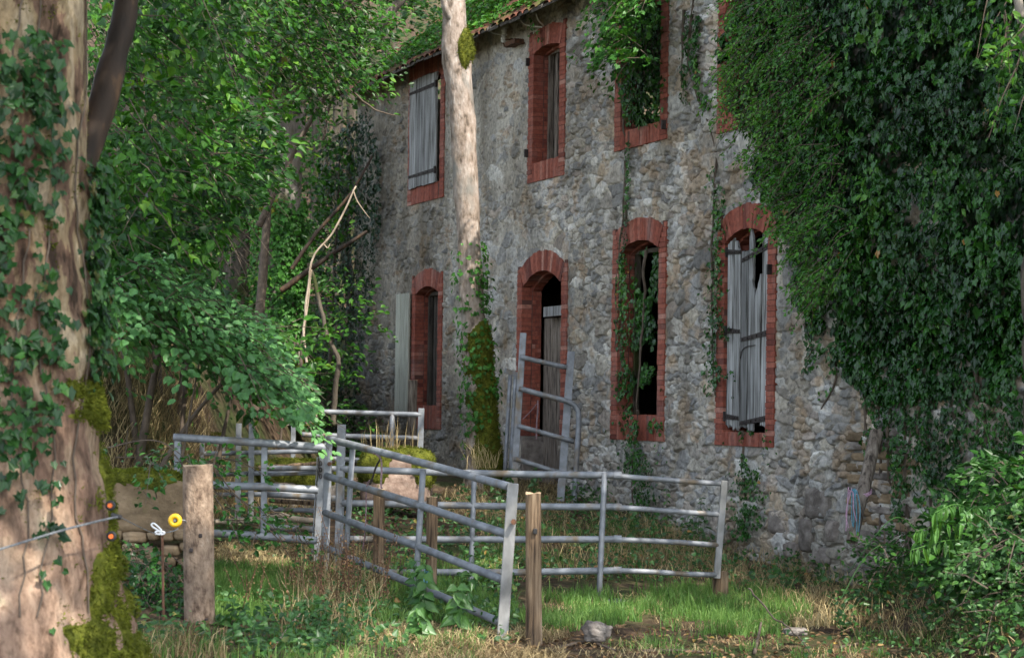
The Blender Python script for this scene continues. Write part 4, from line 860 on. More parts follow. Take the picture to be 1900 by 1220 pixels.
# big plane tree at the left edge
YP = 12.4
base = P(-20, 1260, YP); pt = empty("plane_tree", base, "huge plane tree trunk with flaking cream and pink bark at the left edge", "tree")
kx = YP / F; ys = [-500, -200, 0, 200, 400, 600, 760, 880, 1000, 1090, 1170, 1250, 1330]; ed = [180, 168, 166, 160, 163, 166, 176, 190, 204, 226, 254, 292, 320]; rr_ = [172, 178, 182, 184, 188, 194, 204, 214, 230, 252, 284, 330, 372]
yy_ = np.linspace(-500, 1330, 170); e_ = np.interp(yy_, ys, ed); r_ = np.interp(yy_, ys, rr_)
path = np.array([P(e - r, y, YP) for e, y, r in zip(e_, yy_, r_)])[::-1]; V, dr = tubegrid(path, (r_ * kx)[::-1], 120)
th = np.arange(120) / 120 * 2 * PI; hh = V[..., 2]
fl = sstep((1.3 - hh) / 1.3); but = fbm(np.stack([np.cos(th)[None] * 2.1 + 0 * hh, np.sin(th)[None] * 2.1 + 0 * hh, hh * .35], -1), 3, 17) - .5
V = V + dr * ((but * (.10 + .28 * fl) + (fbm(V * 3.2, 4, 19) - .5) * .09 + (fbm(V * np.array([14, 14, 7]), 3, 20) - .5) * .025))[..., None]
mb = MB(); mb.add(V.reshape(-1, 3), gridfaces(170, 120)); trunk = mk("trunk", mb, M['plane'], pt, smooth=True)
qx, qy = proj(V)
def mossP(V, d):
    f = d[..., 1] < .35; n = fbm(V * 5.5, 5, 23) - .5
    a1 = sstep((qx - 60) / 120) * sstep((qy - 960) / 160) * .50; a2 = sstep((qx - 155) / 30) * sstep((qy - 690) / 40) * sstep((1300 - qy) / 100) * .42; a3 = sstep((qx - 105) / 30) * sstep((qy - 695) / 20) * sstep((800 - qy) / 30) * .5
    return (np.maximum(np.maximum(a1, a2), a3) - .36 + n * 1.25) * f - (~f) * 1.
mk_moss(trunk, V, dr, mossP, 5, .035, 16000, bl=.03)
limb(pt, [P(140, 330, 12.9), P(182, 215, 12.95), P(208, 120, 13.0), P(232, 30, 13.05), P(250, -90, 13.1), P(300, -300, 13.3)], .10, .062, M['darkbranch'], noise=.2)
crown("crown", pt, ell((-1.2, 9.0, 9.8), (4.6, 6, 2.4), 760), 0, 24, .15, M['wood'], keep=gaps, L=(.7, 1.4))  # unseen crown, set forward and thickened to shade the trunk
# ivy on it
def trunkivy(V, dr, mask, n, size, lab, mat='ivy', nbias=(0, -.2, .5)):
    """ivy leaves on a trunk grid where mask > 0 (mask = relative density)"""
    p = np.clip(mask.ravel(), 0, None); p = p / p.sum(); k = rng.choice(len(p), n, p=p); d = unit(dr.reshape(-1, 3)[k]); pos = V.reshape(-1, 3)[k] + d * rng.uniform(.01, .11, (n, 1)) + rng.normal(0, .03, (n, 3))
    lf = MB(); tone = np.clip(fbm(pos * 1.7, 3, 3) + rng.normal(0, .17, n), 0, 1) * .97; leaves(lf, pos, d + np.asarray(nbias) + rng.normal(0, .35, (n, 3)), np.array([0, 0, -1.]) + rng.normal(0, .5, (n, 3)), size * rng.uniform(.55, 1.25, n), 'ivy', tone)
    e = empty("ivy", pos[np.argmin(pos[:, 2])], lab, "ivy"); mk("leaves", lf, M[mat], e); return e, pos
fr = (dr[..., 1] < .3)
nz = fbm(V * np.array([2.2, 2.2, 1.1]), 4, 29)
m1 = fr * sstep((nz - .50) / .05) * (sstep((128 - qx) / 60) * sstep((qy - 40) / 40) * sstep((1010 - qy) / 200) + .9 * sstep((qx - 60) / 20) * sstep((110 - qx) / 15) * (qy > 480) * sstep((1180 - qy) / 200)) + fr * 1.6 * sstep((qx - 148) / 12) * sstep((qy - 280) / 40) * sstep((730 - qy) / 60)
e, pos = trunkivy(V, dr, m1, 2100, .07, "dark ivy climbing the flaking bark of the thick plane trunk", 'ivydark')
mb = MB()
for x0 in (35, 84, 150):
    ii = [int(np.argmin((qx[r_] - (x0 + 14 * math.sin(r_ * .13 + x0))) ** 2 + 1e4 * (dr[r_, :, 1] > 0))) for r_ in range(20, 135, 3)]
    tube(mb, np.array([V[r_, c_] + dr[r_, c_] * .012 for r_, c_ in zip(range(20, 135, 3), ii)]), .006, 5)
mk("stem", mb, M['twig'], e)
# pale slender tree in front of the facade
at_ = empty("ash_tree", P(893, 900, 29), "slender leaning pale barked tree in front of the facade, mossy at the foot", "tree")
ys = [-420, -200, 0, 100, 200, 300, 400, 480, 560, 640, 720, 800, 860, 910]; xl = [795, 810, 822, 819, 832, 838, 846, 851, 853, 860, 866, 867, 866, 858]; xr = [830, 845, 862, 873, 880, 886, 891, 893, 897, 906, 912, 920, 928, 940]
yy_ = np.linspace(-420, 910, 220); l_ = np.interp(yy_, ys, xl); r_ = np.interp(yy_, ys, xr); kz = np.ones(7) / 7
l_ = np.convolve(np.pad(l_, 3, mode='edge'), kz, 'valid'); r_ = np.convolve(np.pad(r_, 3, mode='edge'), kz, 'valid')
path = np.array([P((a_ + b_) / 2, y, 29) for a_, b_, y in zip(l_, r_, yy_)])[::-1]; V, dr = tubegrid(path, ((r_ - l_) / 2 * 29 / F)[::-1], 56)
V = V + dr * ((fbm(V * np.array([5, 5, 2.2]), 4, 41) - .5) * .055 + (fbm(V * np.array([14, 14, 9]), 3, 44) - .5) * .02)[..., None]; mb = MB(); mb.add(V.reshape(-1, 3), gridfaces(220, 56)); trunk = mk("trunk", mb, M['palebark'], at_, smooth=True)
qx, qy = proj(V)
def mossA(V, d):
    n = fbm(V * 4.5, 4, 47) - .5; lowm = sstep((qy - 545) / 90) * (.35 + .5 * sstep((qx - np.interp(qy, ys, xl)) / (np.interp(qy, ys, xr) - np.interp(qy, ys, xl)) * 1.1)); up_ = 1.25 - 1.0 * np.sqrt(((qx - 863) / 17) ** 2 + ((qy - 92) / 46) ** 2)
    return np.maximum(lowm, up_) - .45 + n * .7
mk_moss(trunk, V, dr, mossA, 6, .04, 9000, bl=.035)
limb(at_, [P(842, 40, 28.95), P(828, 20, 28.8), P(812, -60, 28.6), P(780, -160, 28.3)], .06, .03, M['palebark']); limb(at_, [P(845, -180, 29), P(900, -320, 28.6), P(980, -460, 28)], .07, .03, M['palebark'])
crown("crown", at_, ell((-1.6, 29.5, 11.6), (4.4, 5.5, 2.6), 1100), 0, 24, .11, M['wood'], keep=gaps)  # overhead crown out of view, enlarged to darken the far-left facade
crown("crown", at_, np.array([P(x, y, 28.6) for x, y in ((712, -6), (735, 4), (690, -14), (760, -16))]), 0, 16, .09, M['leaf'], L=(.3, .5), droop=.3)
m1 = sstep((qy - 440) / 60) * sstep((860 - qy) / 80) * (dr[..., 1] < .4) * (.25 + sstep((dr[..., 0] - .3) / .4) * sstep((600 - qy) / 60) + .6 * sstep((qx - 868) / 8) * sstep((fbm(V * 3, 3, 9) - .45) / .1) + .4 * sstep((-.2 - dr[..., 0]) / .3) * sstep((qy - 560) / 30))
e, _ = trunkivy(V, dr, m1, 620, .065, "ivy strands on the mossy lower half of the slender pale tree", 'ivylight')
# background trunks
def bgtree(px_top, px_bot, ytop, ybot, Y, r0, r1, lab, mat='bark', mossf=.0, cr_=None, name="woodland_tree"):
    a, b = P(px_bot, ybot, Y), P(px_top, ytop, Y + .3); e = empty(name, a, lab, "tree"); n = 90
    q = a + (b - a) * np.linspace(0, 1, n)[:, None] + (fbm(np.stack([np.linspace(0, 4, n), np.full(n, px_bot * .7)], -1), 2, 3)[:, None] - .5) * np.array([.35, .2, 0]); V, dr = tubegrid(q, np.linspace(r0, r1, n) * (1 + .5 * np.exp(-np.linspace(0, 9, n))), 36)
    V = V + dr * ((fbm(V * np.array([5, 5, 1.4]), 4, 51) - .5) * .3 * r0)[..., None]; mb = MB(); mb.add(V.reshape(-1, 3), gridfaces(n, 36)); t = mk("trunk", mb, M[mat], e, smooth=True)
    if mossf: mk_moss(t, V, dr, lambda V, d: mossf - .5 + 1.1 * (fbm(V * 2.0, 4, 52) - .5), 8, .04, 5000, bl=.04)
    if cr_ is not None: crown("crown", e, ell(b + np.array(cr_[0]), cr_[1], cr_[2]), 0, 22, .12, M['wood'], keep=gaps)
    return e, V, dr
e, V, dr = bgtree(522, 520, -380, 790, 32, .34, .24, "mossy old tree with ivy behind the bare pale stick", mossf=.55, cr_=((.6, .5, .6), (4.8, 5.5, 2.6), 1000))  # its unseen crown is widened to shade the building's far end
limb(e, [P(520, 200, 32), P(540, 150, 31.7), P(560, 80, 31.5), P(590, -20, 31.2)], .14, .07, M['bark'])
limb(e, [P(505, 330, 32), P(480, 250, 31.8), P(470, 130, 31.6), P(455, -20, 31.4)], .15, .08, M['bark'])
qx, qy = proj(V); m1 = (dr[..., 1] < .4) * (sstep((qy - 360) / 60) * sstep((650 - qy) / 60) * (.5 + sstep((qx - 500) / 20)) + .15 * (qy > 150))
trunkivy(V, dr * 1.25, m1, 3600, .075, "bright ivy wrapping the mossy old tree behind the pale stick", 'ivylight')
bgtree(446, 452, -300, 800, 34, .20, .15, "cracked grey trunk just left of the ivy wrapped tree", 'darkoak', mossf=.15, cr_=((0, 0, 1), (2.6, 3, 2), 90))
bgtree(432, 426, -300, 790, 35, .12, .10, "thin dark trunk left of the cracked grey trunk", 'darkoak', cr_=((0, 0, 1), (2.4, 3, 2), 70))
bgtree(660, 650, -200, 640, 41, .10, .07, "thin grey tree standing beyond the corner of the building", 'darkoak', cr_=((0, 0, 0), (2.4, 3, 2), 90))
bgtree(640, 612, -200, 640, 44, .13, .1, "slim tree far behind the pale stick", 'darkoak', cr_=((0, 0, 0), (2.6, 3, 2), 90))
bgtree(340, 350, -300, 700, 37, .18, .14, "grey trunk half hidden by hazel leaves", 'darkoak', cr_=((0, 0, 1), (2.6, 3, 2), 90))
bgtree(240, 232, -300, 700, 33, .15, .12, "trunk hidden in hazel leaves near the plane tree", 'darkoak', cr_=((0, 0, 1), (2.6, 3, 2), 90))
bgtree(585, 588, -300, 640, 47, .2, .16, "distant trunk in the gap right of the ivy wrapped tree", 'darkoak', cr_=((0, 0, 1), (3, 3, 2), 90))
bgtree(720, 735, -250, 500, 48, .2, .16, "distant trunk above the roof corner", 'darkoak', cr_=((0, 0, 0), (3.4, 3, 2), 110))
# bare sticks and fallen branches
def stick(pts, Y, r0, r1, mat, lab, name="bare_branch", extra=()):
    mb = MB(); n = 40; Ys = Y if hasattr(Y, '__len__') else [Y] * len(pts); q = smoothpath([P(x, y, y_) for (x, y), y_ in zip(pts, Ys)], n); q = q + (fbm(q * 5, 3, 3)[:, None] - .5) * .05
    tube(mb, q, np.linspace(r0, r1, n), 8, .25, 12.)
    for ep, er in extra: tube(mb, smoothpath([P(x, y, Ys[0]) for x, y in ep], 14), np.linspace(er, er * .4, 14), 6, .2, 12.)
    return tag(mk(name, mb, M[mat], smooth=True, origin=q[0]), lab, "branch")
stick([(586, 775), (578, 720), (566, 640), (566, 590), (572, 520), (582, 475), (615, 435), (642, 385), (661, 345)], 29.6, .021, .012, 'palestick', "bare pale stick rising and bending right towards the building corner", extra=(([(655, 352), (664, 375), (686, 405)], .012), ([(600, 452), (608, 460), (612, 452)], .012), ([(566, 600), (572, 560), (578, 500)], .012)))
stick([(566, 775), (560, 720), (560, 650), (570, 560), (576, 500)], 29.9, .03, .016, 'twig', "brown twin stick close beside the bare pale stick")
stick([(540, 500), (585, 435), (650, 360), (690, 290)], 30.8, .034, .016, 'darkbranch', "dark branch slanting up behind the bare pale stick"); stick([(520, 540), (600, 482), (655, 446), (680, 430)], 31.4, .05, .022, 'darkbranch', "thick dark limb lying across the gap at the building corner")
stick([(618, 790), (622, 720), (628, 670), (605, 610), (590, 540), (578, 500)], 30.8, .045, .025, 'darkoak', "curved grey stem at the foot of the dark ivy corner")
stick([(560, 190), (620, 130), (700, 52), (760, -20)], [28, 28, 28, 28], .04, .07, 'bark', "grey bough crossing the leaves above the roof corner"); stick([(600, 260), (610, 200), (640, 165), (690, 200), (732, 216)], 27.5, .02, .008, 'twig', "thin twig curling in front of the building corner")
stick([(480, 868), (560, 862), (620, 858)], 23.6, .03, .02, 'postwood', "fallen brown branch lying behind the left gate")
stick([(1388, 1092), (1425, 1130), (1470, 1170), (1520, 1225)], [17.8, 17.2, 16.7, 16], .008, .006, 'twig', "long thin twig lying across the grass at the right")
for k, (pts, lab) in enumerate((([(505, 1205), (530, 1188), (560, 1160)], "pale broken stick poking from the weeds at bottom left"), ([(1400, 1215), (1408, 1190), (1412, 1180)], "short upright twig in the soil at the bottom"), ([(1190, 1212), (1250, 1210), (1330, 1216)], "dark stick lying in the turned soil"), ([(1560, 1205), (1600, 1196), (1640, 1190)], "curved root lying in the straw at bottom right"), ([(1040, 1205), (1090, 1195), (1150, 1213)], "dark stick beside the pale angular rock"))):
    mb = MB(); q = smoothpath([G(x, y) + np.array([0, 0, .02 if k not in (0, 1) else .02 + .05 * j]) for j, (x, y) in enumerate(pts)], 16); tube(mb, q, np.linspace(.016, .008, 16), 7, .3, 14); tag(mk("fallen_stick", mb, M['palestick' if k == 0 else 'twig'], smooth=True, origin=q[0]), lab, "stick")
# right-hand tree whose crown shades the yard
rt = empty("oak_tree", P(1930, 1050, 16.2), "dark rough barked tree at the right edge with ivy", "tree")
q = smoothpath([P(1962, 1150, 16.2), P(1950, 950, 16.2), P(1934, 700, 16.2), P(1932, 480, 16.3), P(1952, 200, 16.4), P(1960, -150, 16.3), P(1935, -700, 15.6)], 90); V, dr = tubegrid(q, np.linspace(.17, .11, 90), 30, .35, 5., 3); mb = MB(); mb.add(V.reshape(-1, 3), gridfaces(90, 30)); mk("trunk", mb, M['darkoak'], rt, smooth=True)
crown("crown", rt, ell((3.2, 14, 9.6), (5.6, 8.5, 2.5), 1250), 0, 22, .14, M['wood'], keep=gaps, L=(.7, 1.4))
pp = polypts([(1835, -60), (2050, -60), (2050, 170), (1905, 185), (1850, 90)], 46); crown("crown", rt, np.array([P(x, y, t) for (x, y), t in zip(pp, rng.uniform(15.2, 17.6, 46))]), 0, 20, .07, M['beech'], L=(.3, .55), droop=.5, nb=(-.3, -.5, 0), D=np.stack([rng.normal(-.4, .4, 46), rng.normal(0, .4, 46), rng.normal(-.5, .3, 46)], -1))
limb(rt, [P(1925, 200, 16.4), P(1900, 60, 16.3), P(1880, -40, 16.4)], .05, .03, M['bark'])

# ------------------------------------------------------------------ hazels and saplings on the left
GLADE = [(470, 395), (560, 300), (640, 200), (705, 195), (700, 800), (612, 815), (572, 700), (500, 600), (430, 560), (405, 500), (425, 430)]
def glade(p):
    """the open, shaded gap between the hazels and the building corner, fading out at its rim"""
    x, y = proj(p); return ~inpoly(x + rng.normal(0, 9, len(x)), y + rng.normal(0, 9, len(x)), GLADE) | (p[:, 1] > 26.8)
def thicket(name, lab, cat, poly, Yr, n, nl, size, mat, shape, L, D0, stems, nb=(.1, -.55, 0), droop=.3, nr=.35, wide=.42, dz=None):
    pp = polypts(poly, n); Y = rng.uniform(*Yr, n)
    if dz is not None: Y = Yr[0] + (Yr[1] - Yr[0]) * np.clip((dz(pp[:, 0], pp[:, 1])) + rng.normal(0, .18, n), 0, 1)
    C = np.array([P(x, y, t) for (x, y), t in zip(pp, Y)]); b = np.array([P(*stems[0][0], stems[0][2])]); e = empty(name, P(*stems[0][0], stems[0][2]), lab, cat)
    D = np.asarray(D0, float) + rng.normal(0, .35, (n, 3))
    crown("crown", e, C, 0, nl, size, mat, shape, L=L, D=D, nb=nb, droop=droop, nr=nr, wide=wide, keep=lambda p: (p[:, 2] > gz(p[:, 0], p[:, 1]) + .05) & glade(p))
    for (a_, b_, y_, r) in stems: limb(e, [P(*a_, y_), P((a_[0] * .6 + b_[0] * .4), (a_[1] * .6 + b_[1] * .4) - 25, y_), P(*b_, y_)], r, r * .35, M['twig'], noise=.1, name="trunk")
    return e
thicket("hazel_tree", "pale green hazel bough drooping over the left gate", "tree", [(150, 470), (290, 485), (400, 545), (480, 625), (545, 735), (535, 765), (470, 700), (400, 655), (300, 610), (150, 580)], (17.8, 19.6), 210, 26, .074, M['leafpale'], 'round', (.45, .8), (.75, -.15, -.42), [((250, 900), (330, 500), 19.5, .05), ((280, 900), (480, 640), 19.2, .03), ((260, 890), (200, 480), 19.6, .04)], nb=(.15, -.45, .1), nr=.25, droop=.2, wide=.36)
thicket("hazel_tree", "dense green hazel filling the upper left behind the plane trunk", "tree", [(150, -150), (430, -150), (420, 120), (400, 330), (330, 430), (150, 450)], (17.5, 25), 430, 24, .092, M['leaf'], 'heart', (.5, .9), (.6, -.2, -.3), [((300, 860), (260, 100), 22, .06), ((320, 860), (420, 150), 22.5, .05), ((280, 860), (190, 200), 23, .05)], nb=(.1, -.42, 0), nr=.42)
thicket("beech_tree", "beech with sunlit layered leaves reaching to the roof corner", "tree", [(400, -150), (660, -150), (650, 30), (630, 120), (580, 145), (510, 145), (400, 110)], (24, 28.5), 330, 26, .088, M['leaf'], 'oval', (.6, 1.0), (.7, -.15, -.2), [((470, 800), (520, 60), 28.5, .09), ((480, 420), (700, 30), 28, .05)], nb=(.1, -.4, .1))
thicket("hazel_sapling", "sapling with dark leaves hanging in front of the ivy wrapped tree", "tree", [(150, 400), (330, 400), (410, 260), (480, 180), (480, 260), (420, 360), (370, 440), (310, 500), (150, 510)], (18, 22), 120, 18, .095, M['beech'], 'heart', (.4, .8), (.7, -.1, -.25), [((330, 880), (380, 380), 21, .03)], nb=(.1, -.42, 0))
thicket("hazel_sapling", "low dark green sapling leaves below the cracked grey trunk", "tree", [(330, 570), (430, 570), (520, 640), (510, 700), (440, 680), (340, 640)], (19.8, 22), 34, 14, .11, M['beech'], 'heart', (.4, .7), (.8, -.1, -.25), [((400, 880), (470, 600), 21, .025)], nb=(.1, -.42, 0))
thicket("hazel_sapling", "loose green leaf spray hanging at mid height left of the bare stick", "tree", [(380, 340), (440, 390), (490, 445), (480, 460), (430, 440), (370, 400)], (17.8, 19), 14, 9, .11, M['leaf'], 'oval', (.35, .6), (.8, -.1, -.35), [((330, 900), (430, 390), 18.6, .012)], nb=(.1, -.42, 0))
thicket("young_tree", "young tree with bright leaves in the gap beside the building corner", "tree", [(560, 230), (640, 210), (645, 330), (620, 440), (590, 500), (560, 400)], (36, 40), 50, 16, .12, M['leaf'], 'oval', (.4, .8), (.1, -.3, -.3), [((610, 760), (630, 300), 39, .05)])
thicket("young_tree", "small broad leaved sapling at the foot of the bare pale stick", "tree", [(510, 570), (570, 590), (560, 660), (530, 740), (500, 730), (490, 640)], (27, 29.4), 14, 10, .12, M['leaf'], 'oval', (.35, .6), (.6, -.2, -.3), [((520, 820), (550, 620), 28.5, .02)])
# far wood
lf = MB(); n = 2600; C = np.stack([rng.uniform(-22, 6, n), rng.uniform(43, 62, n), rng.uniform(0, 1, n) ** .8 * 15], -1); C[:, 2] += gz(C[:, 0], C[:, 1]) * .6
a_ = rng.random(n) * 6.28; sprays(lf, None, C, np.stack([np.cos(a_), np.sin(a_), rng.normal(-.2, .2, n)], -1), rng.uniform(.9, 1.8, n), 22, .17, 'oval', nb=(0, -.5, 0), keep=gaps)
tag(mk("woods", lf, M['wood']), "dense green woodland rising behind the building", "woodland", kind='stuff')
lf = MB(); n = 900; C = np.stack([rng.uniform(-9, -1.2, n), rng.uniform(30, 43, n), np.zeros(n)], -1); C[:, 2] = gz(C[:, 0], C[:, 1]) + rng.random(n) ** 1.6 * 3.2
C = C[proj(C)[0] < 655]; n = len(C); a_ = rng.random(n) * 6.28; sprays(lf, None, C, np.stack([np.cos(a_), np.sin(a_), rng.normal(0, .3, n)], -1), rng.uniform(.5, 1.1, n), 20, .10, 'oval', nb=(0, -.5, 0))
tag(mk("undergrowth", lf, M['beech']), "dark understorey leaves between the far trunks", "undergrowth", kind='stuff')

# ------------------------------------------------------------------ ivy on the building
def wallivy(name, lab, pts, o, size0, mat='ivy', tone=None, nb=(0, 0, .35), stems=None, extra=None, down=.45):
    s_, z_ = FP(pts[:, 0], pts[:, 1], o); n = len(pts); pos = FW(s_, z_, o); size = size0 * (.55 + .9 * fbm(pos * 1.1, 3, 15)); Nv = np.array([NX, NY, 0])
    if tone is None: tone = np.clip(fbm(pos * 1.4, 4, 13) * 1.7 - .38 + rng.normal(0, .16, n), 0, 1) * np.where(rng.random(n) < .006, 1, .965) + np.where(rng.random(n) < .006, .5, 0)
    lf = MB(); leaves(lf, pos, Nv + np.asarray(nb) + rng.normal(0, .38, (n, 3)), np.array([0, 0, -1.]) + rng.normal(0, down, (n, 3)), size * rng.uniform(.5, 1.25, n), 'ivy', np.clip(tone, 0, 1))
    b = pos[np.argmin(pos[:, 2])]; e = empty(name, b, lab, "ivy"); mk("leaves", lf, M[mat], e)
    if extra: extra(e)
    if stems:
        mb = MB()
        for st in stems:
            q = np.array([FW(*[float(v) for v in FP(x, y)], .05) for x, y in st]); q = smoothpath(q, 30); q = q + (fbm(q * 4, 3, 3)[:, None] - .5) * .08; tube(mb, q, np.linspace(.022, .008, 30), 6, .2, 15)
        mk("stem", mb, M['twig'], e)
    return e
def column(lab, line, wd, n, size, o=(.03, .12), mat='ivy', stems=True):
    t = rng.random(n); L_ = np.array(line, float); k = np.linspace(0, 1, len(L_)); y = np.interp(t, k, L_[:, 1]); x = np.interp(t, k, L_[:, 0]) + rng.normal(0, 1, n) * np.interp(t, k, np.broadcast_to(wd, (len(L_),)))
    kp = fbm(np.stack([x * .03, y * .012], -1), 3, 61) > .40; wallivy("ivy", lab, np.stack([x, y], -1)[kp], rng.uniform(*o, kp.sum()), size, mat, stems=[line] if stems else None)
IV = [(1350, -80), (1335, 60), (1330, 120), (1350, 190), (1385, 240), (1405, 330), (1448, 430), (1468, 500), (1490, 575), (1520, 620), (1560, 690), (1610, 730), (1660, 745), (1800, 730), (1900, 740), (2100, 760), (2300, -80)]
pp = polypts(IV, 23000); rg = pp + np.stack([(fbm(pp * .012 + 5, 3, 41) - .5) * 90 - 4, (fbm(np.stack([pp[:, 0] * .022, pp[:, 1] * .004], -1), 3, 42) - .5) * 300], -1); pp = pp[inpoly(rg[:, 0], rg[:, 1], IV)]; pp = pp[fbm(pp * .02, 4, 49) > .37]; edge = np.interp(pp[:, 1], [-80, 120, 330, 500, 620, 700, 760], [1345, 1335, 1400, 1455, 1520, 1570, 1680]); de = (pp[:, 0] - edge)
thick = .06 + .42 * sstep(de / 110) * sstep((700 - pp[:, 1]) / 200) * (.5 + fbm(pp * .011, 3, 2)) ; o_ = .05 + thick * rng.random(len(pp)) ** .5
# the projecting, flowering upper growth with hanging sprays
def sprigs(e):
    q = polypts(IV, 16000); q = q[inpoly(q[:, 0] - 14 + (fbm(q * .012 + 5, 3, 41) - .5) * 90, q[:, 1] + 14 + (fbm(np.stack([q[:, 0] * .022, q[:, 1] * .004], -1), 3, 42) - .5) * 300, IV)]; q = q[(fbm(q * .02, 3, 47) > .40) | (q[:, 1] < 350)]; s_, z_ = FP(q[:, 0], q[:, 1]); pos = FW(s_, z_, rng.uniform(.03, .10, len(q))); lf = MB(); leaves(lf, pos, np.array([NX, NY, .3]) + rng.normal(0, .3, (len(q), 3)), np.array([0, 0, -1.]) + rng.normal(0, .5, (len(q), 3)), .10 * rng.uniform(.6, 1.2, len(q)), 'ivy', rng.random(len(q)) * .9); mk("shade_leaves", lf, M['ivydark'], e)  # dark under-layer standing in for the shaded hollows between ivy leaves
    lf, tw = MB(), MB(); q = polypts([(1350, -60), (1480, -60), (1560, 60), (1570, 240), (1600, 420), (1570, 520), (1520, 560), (1490, 490), (1440, 340), (1400, 230), (1365, 180), (1355, 80)], 380)
    oo = rng.uniform(.15, .6, len(q)); s_, z_ = FP(q[:, 0], q[:, 1], oo); C = FW(s_, z_, oo); n = len(q)
    D = np.array([NX, NY, 0]) * .55 + np.array([UX, UY, 0]) * .45 + np.array([0, 0, -.35]) + rng.normal(0, .35, (n, 3))
    sprays(lf, tw, C, D, rng.uniform(.25, .5, n), 26, .05, 'oval', up=(NX * .6, NY * .6, .8), droop=.45, nb=(NX * .3, NY * .3, 0), nr=.5, wide=.35, tone=np.clip(.05 + 1.5 * (fbm(C * 1.5, 3, 5) - .15), 0, 1)); mk("hanging_sprigs", lf, M['sprig'], e); mk("twigs", tw, M['twig'], e)
wallivy("ivy", "huge glossy ivy covering the right half of the facade", pp, o_, .084, extra=sprigs, stems=[[(1640, 1050), (1640, 800), (1610, 500), (1600, 200)], [(1740, 1040), (1730, 740), (1760, 400), (1700, 100)], [(1850, 1000), (1830, 700), (1800, 300)], [(1690, 1040), (1680, 700), (1610, 400), (1600, 150)]])
pp = polypts([(1590, 730), (1850, 710), (1900, 740), (2050, 740), (2050, 1010), (1760, 990), (1700, 930), (1670, 900), (1640, 830)], 9000); pp = pp[fbm(pp * .014, 4, 31) + .0009 * (930 - pp[:, 1]) > .46]; pp = pp[:3000]
wallivy("ivy", "thin small leaved ivy net on the lower right wall", pp, .03 + .08 * rng.random(len(pp)), .05, stems=[[(1700, 1040), (1690, 860), (1720, 720)], [(1780, 1040), (1790, 860), (1770, 720)], [(1620, 830), (1610, 760), (1590, 720)]])
for k, (x, y0, y1, n) in enumerate(((1500, 600, 690, 120), (1545, 640, 760, 160), (1600, 690, 840, 220), (1665, 700, 960, 330), (1715, 690, 900, 300), (1765, 690, 980, 330), (1820, 690, 860, 240), (1870, 680, 930, 300))):
    column("hanging ivy strand below the huge ivy, " + ("shortest, nearest the shuttered window", "second from the shuttered window", "reaching to the top of the leaning post", "long one just right of the leaning post", "third from the leaning post", "long one midway from leaning post to edge tree", "second from the right edge tree", "nearest the right edge tree")[k], [(x, y0), (x + rng.normal(0, 8), (y0 + y1) / 2), (x + rng.normal(0, 14), y1)], [14, 10, 5], n, .055, (.04, .2))
# upper central window
def ivyUW3():
    a_ = polypts([(1105, -40), (1215, -40), (1225, 40), (1185, 90), (1175, 180), (1158, 225), (1148, 150), (1132, 110), (1115, 60)], 950); b_ = polypts([(1165, 20), (1232, 20), (1232, 235), (1160, 232)], 1700); pp = np.concatenate([a_, b_]); o = np.concatenate([rng.uniform(.06, .5, 950), rng.uniform(-.28, .08, 1700)])
    def ex(e):
        lf, tw = MB(), MB(); q = polypts([(1120, -60), (1215, -60), (1205, 60), (1175, 170), (1140, 110), (1120, 40)], 60); oo = rng.uniform(.4, .9, 60); s_, z_ = FP(q[:, 0], q[:, 1], oo); C = FW(s_, z_, oo)
        sprays(lf, tw, C, np.array([NX, NY, 0]) * .5 + np.array([UX, UY, 0]) * .15 + np.array([0, 0, -.3]) + rng.normal(0, .35, (60, 3)), rng.uniform(.3, .6, 60), 22, .075, 'ivy', droop=.3, nb=(NX * .3, NY * .3, 0), nr=.45); mk("sunlit_sprigs", lf, M['ivylight'], e); mk("twigs", tw, M['twig'], e)
    wallivy("ivy", "leafy ivy spilling out of the upper middle window", pp, o, .075, 'ivy', extra=ex, stems=[[(1168, 420), (1166, 330), (1165, 250), (1150, 130), (1140, 20)]])
ivyUW3()
column("narrow ivy rope running down the wall between the middle and shuttered windows", [(1300, -30), (1285, 120), (1330, 260), (1330, 400), (1328, 560), (1330, 660), (1335, 740)], [3, 4, 6, 8, 9, 12, 10], 1500, .055)
column("ivy trailing down from the upper middle window sill", [(1166, 260), (1165, 330), (1162, 400), (1150, 520), (1150, 640)], [2, 2, 4, 5, 5], 300, .04, (.07, .12))
column("ivy hanging inside the lower middle window", [(1204, 465), (1200, 560), (1195, 650), (1190, 740), (1185, 790)], [11, 12, 14, 16, 22], 3000, .065, (-.24, .05))
column("ivy tangle below the lower middle window sill", [(1190, 760), (1185, 830), (1180, 900), (1190, 980)], [24, 15, 16, 18], 1700, .05, (.05, .25)); column("ivy on the left jamb of the lower middle window", [(1155, 470), (1158, 560), (1160, 660), (1150, 740)], [4, 6, 9, 5], 420, .055, (.06, .14))
column("ivy strands hanging below the broken shutters", [(1385, 798), (1385, 860), (1390, 930), (1385, 1000)], [18, 15, 16, 14], 900, .045, (.05, .14)); column("few ivy leaves clinging right of the upper middle window", [(1275, 20), (1272, 120), (1270, 190)], [6, 5, 4], 160, .05)
pp = polypts([(590, 280), (690, 190), (705, 300), (705, 420), (690, 560), (665, 700), (655, 800), (600, 820), (580, 700)], 5200); wallivy("ivy", "very dark ivy shrouding the far corner of the building", pp, rng.uniform(.05, .45, len(pp)), .08, 'ivydark', stems=[[(630, 830), (650, 600), (690, 300)]], tone=rng.random(len(pp)) * .4)  # dark material and low tones put the corner's shade into the leaf colour
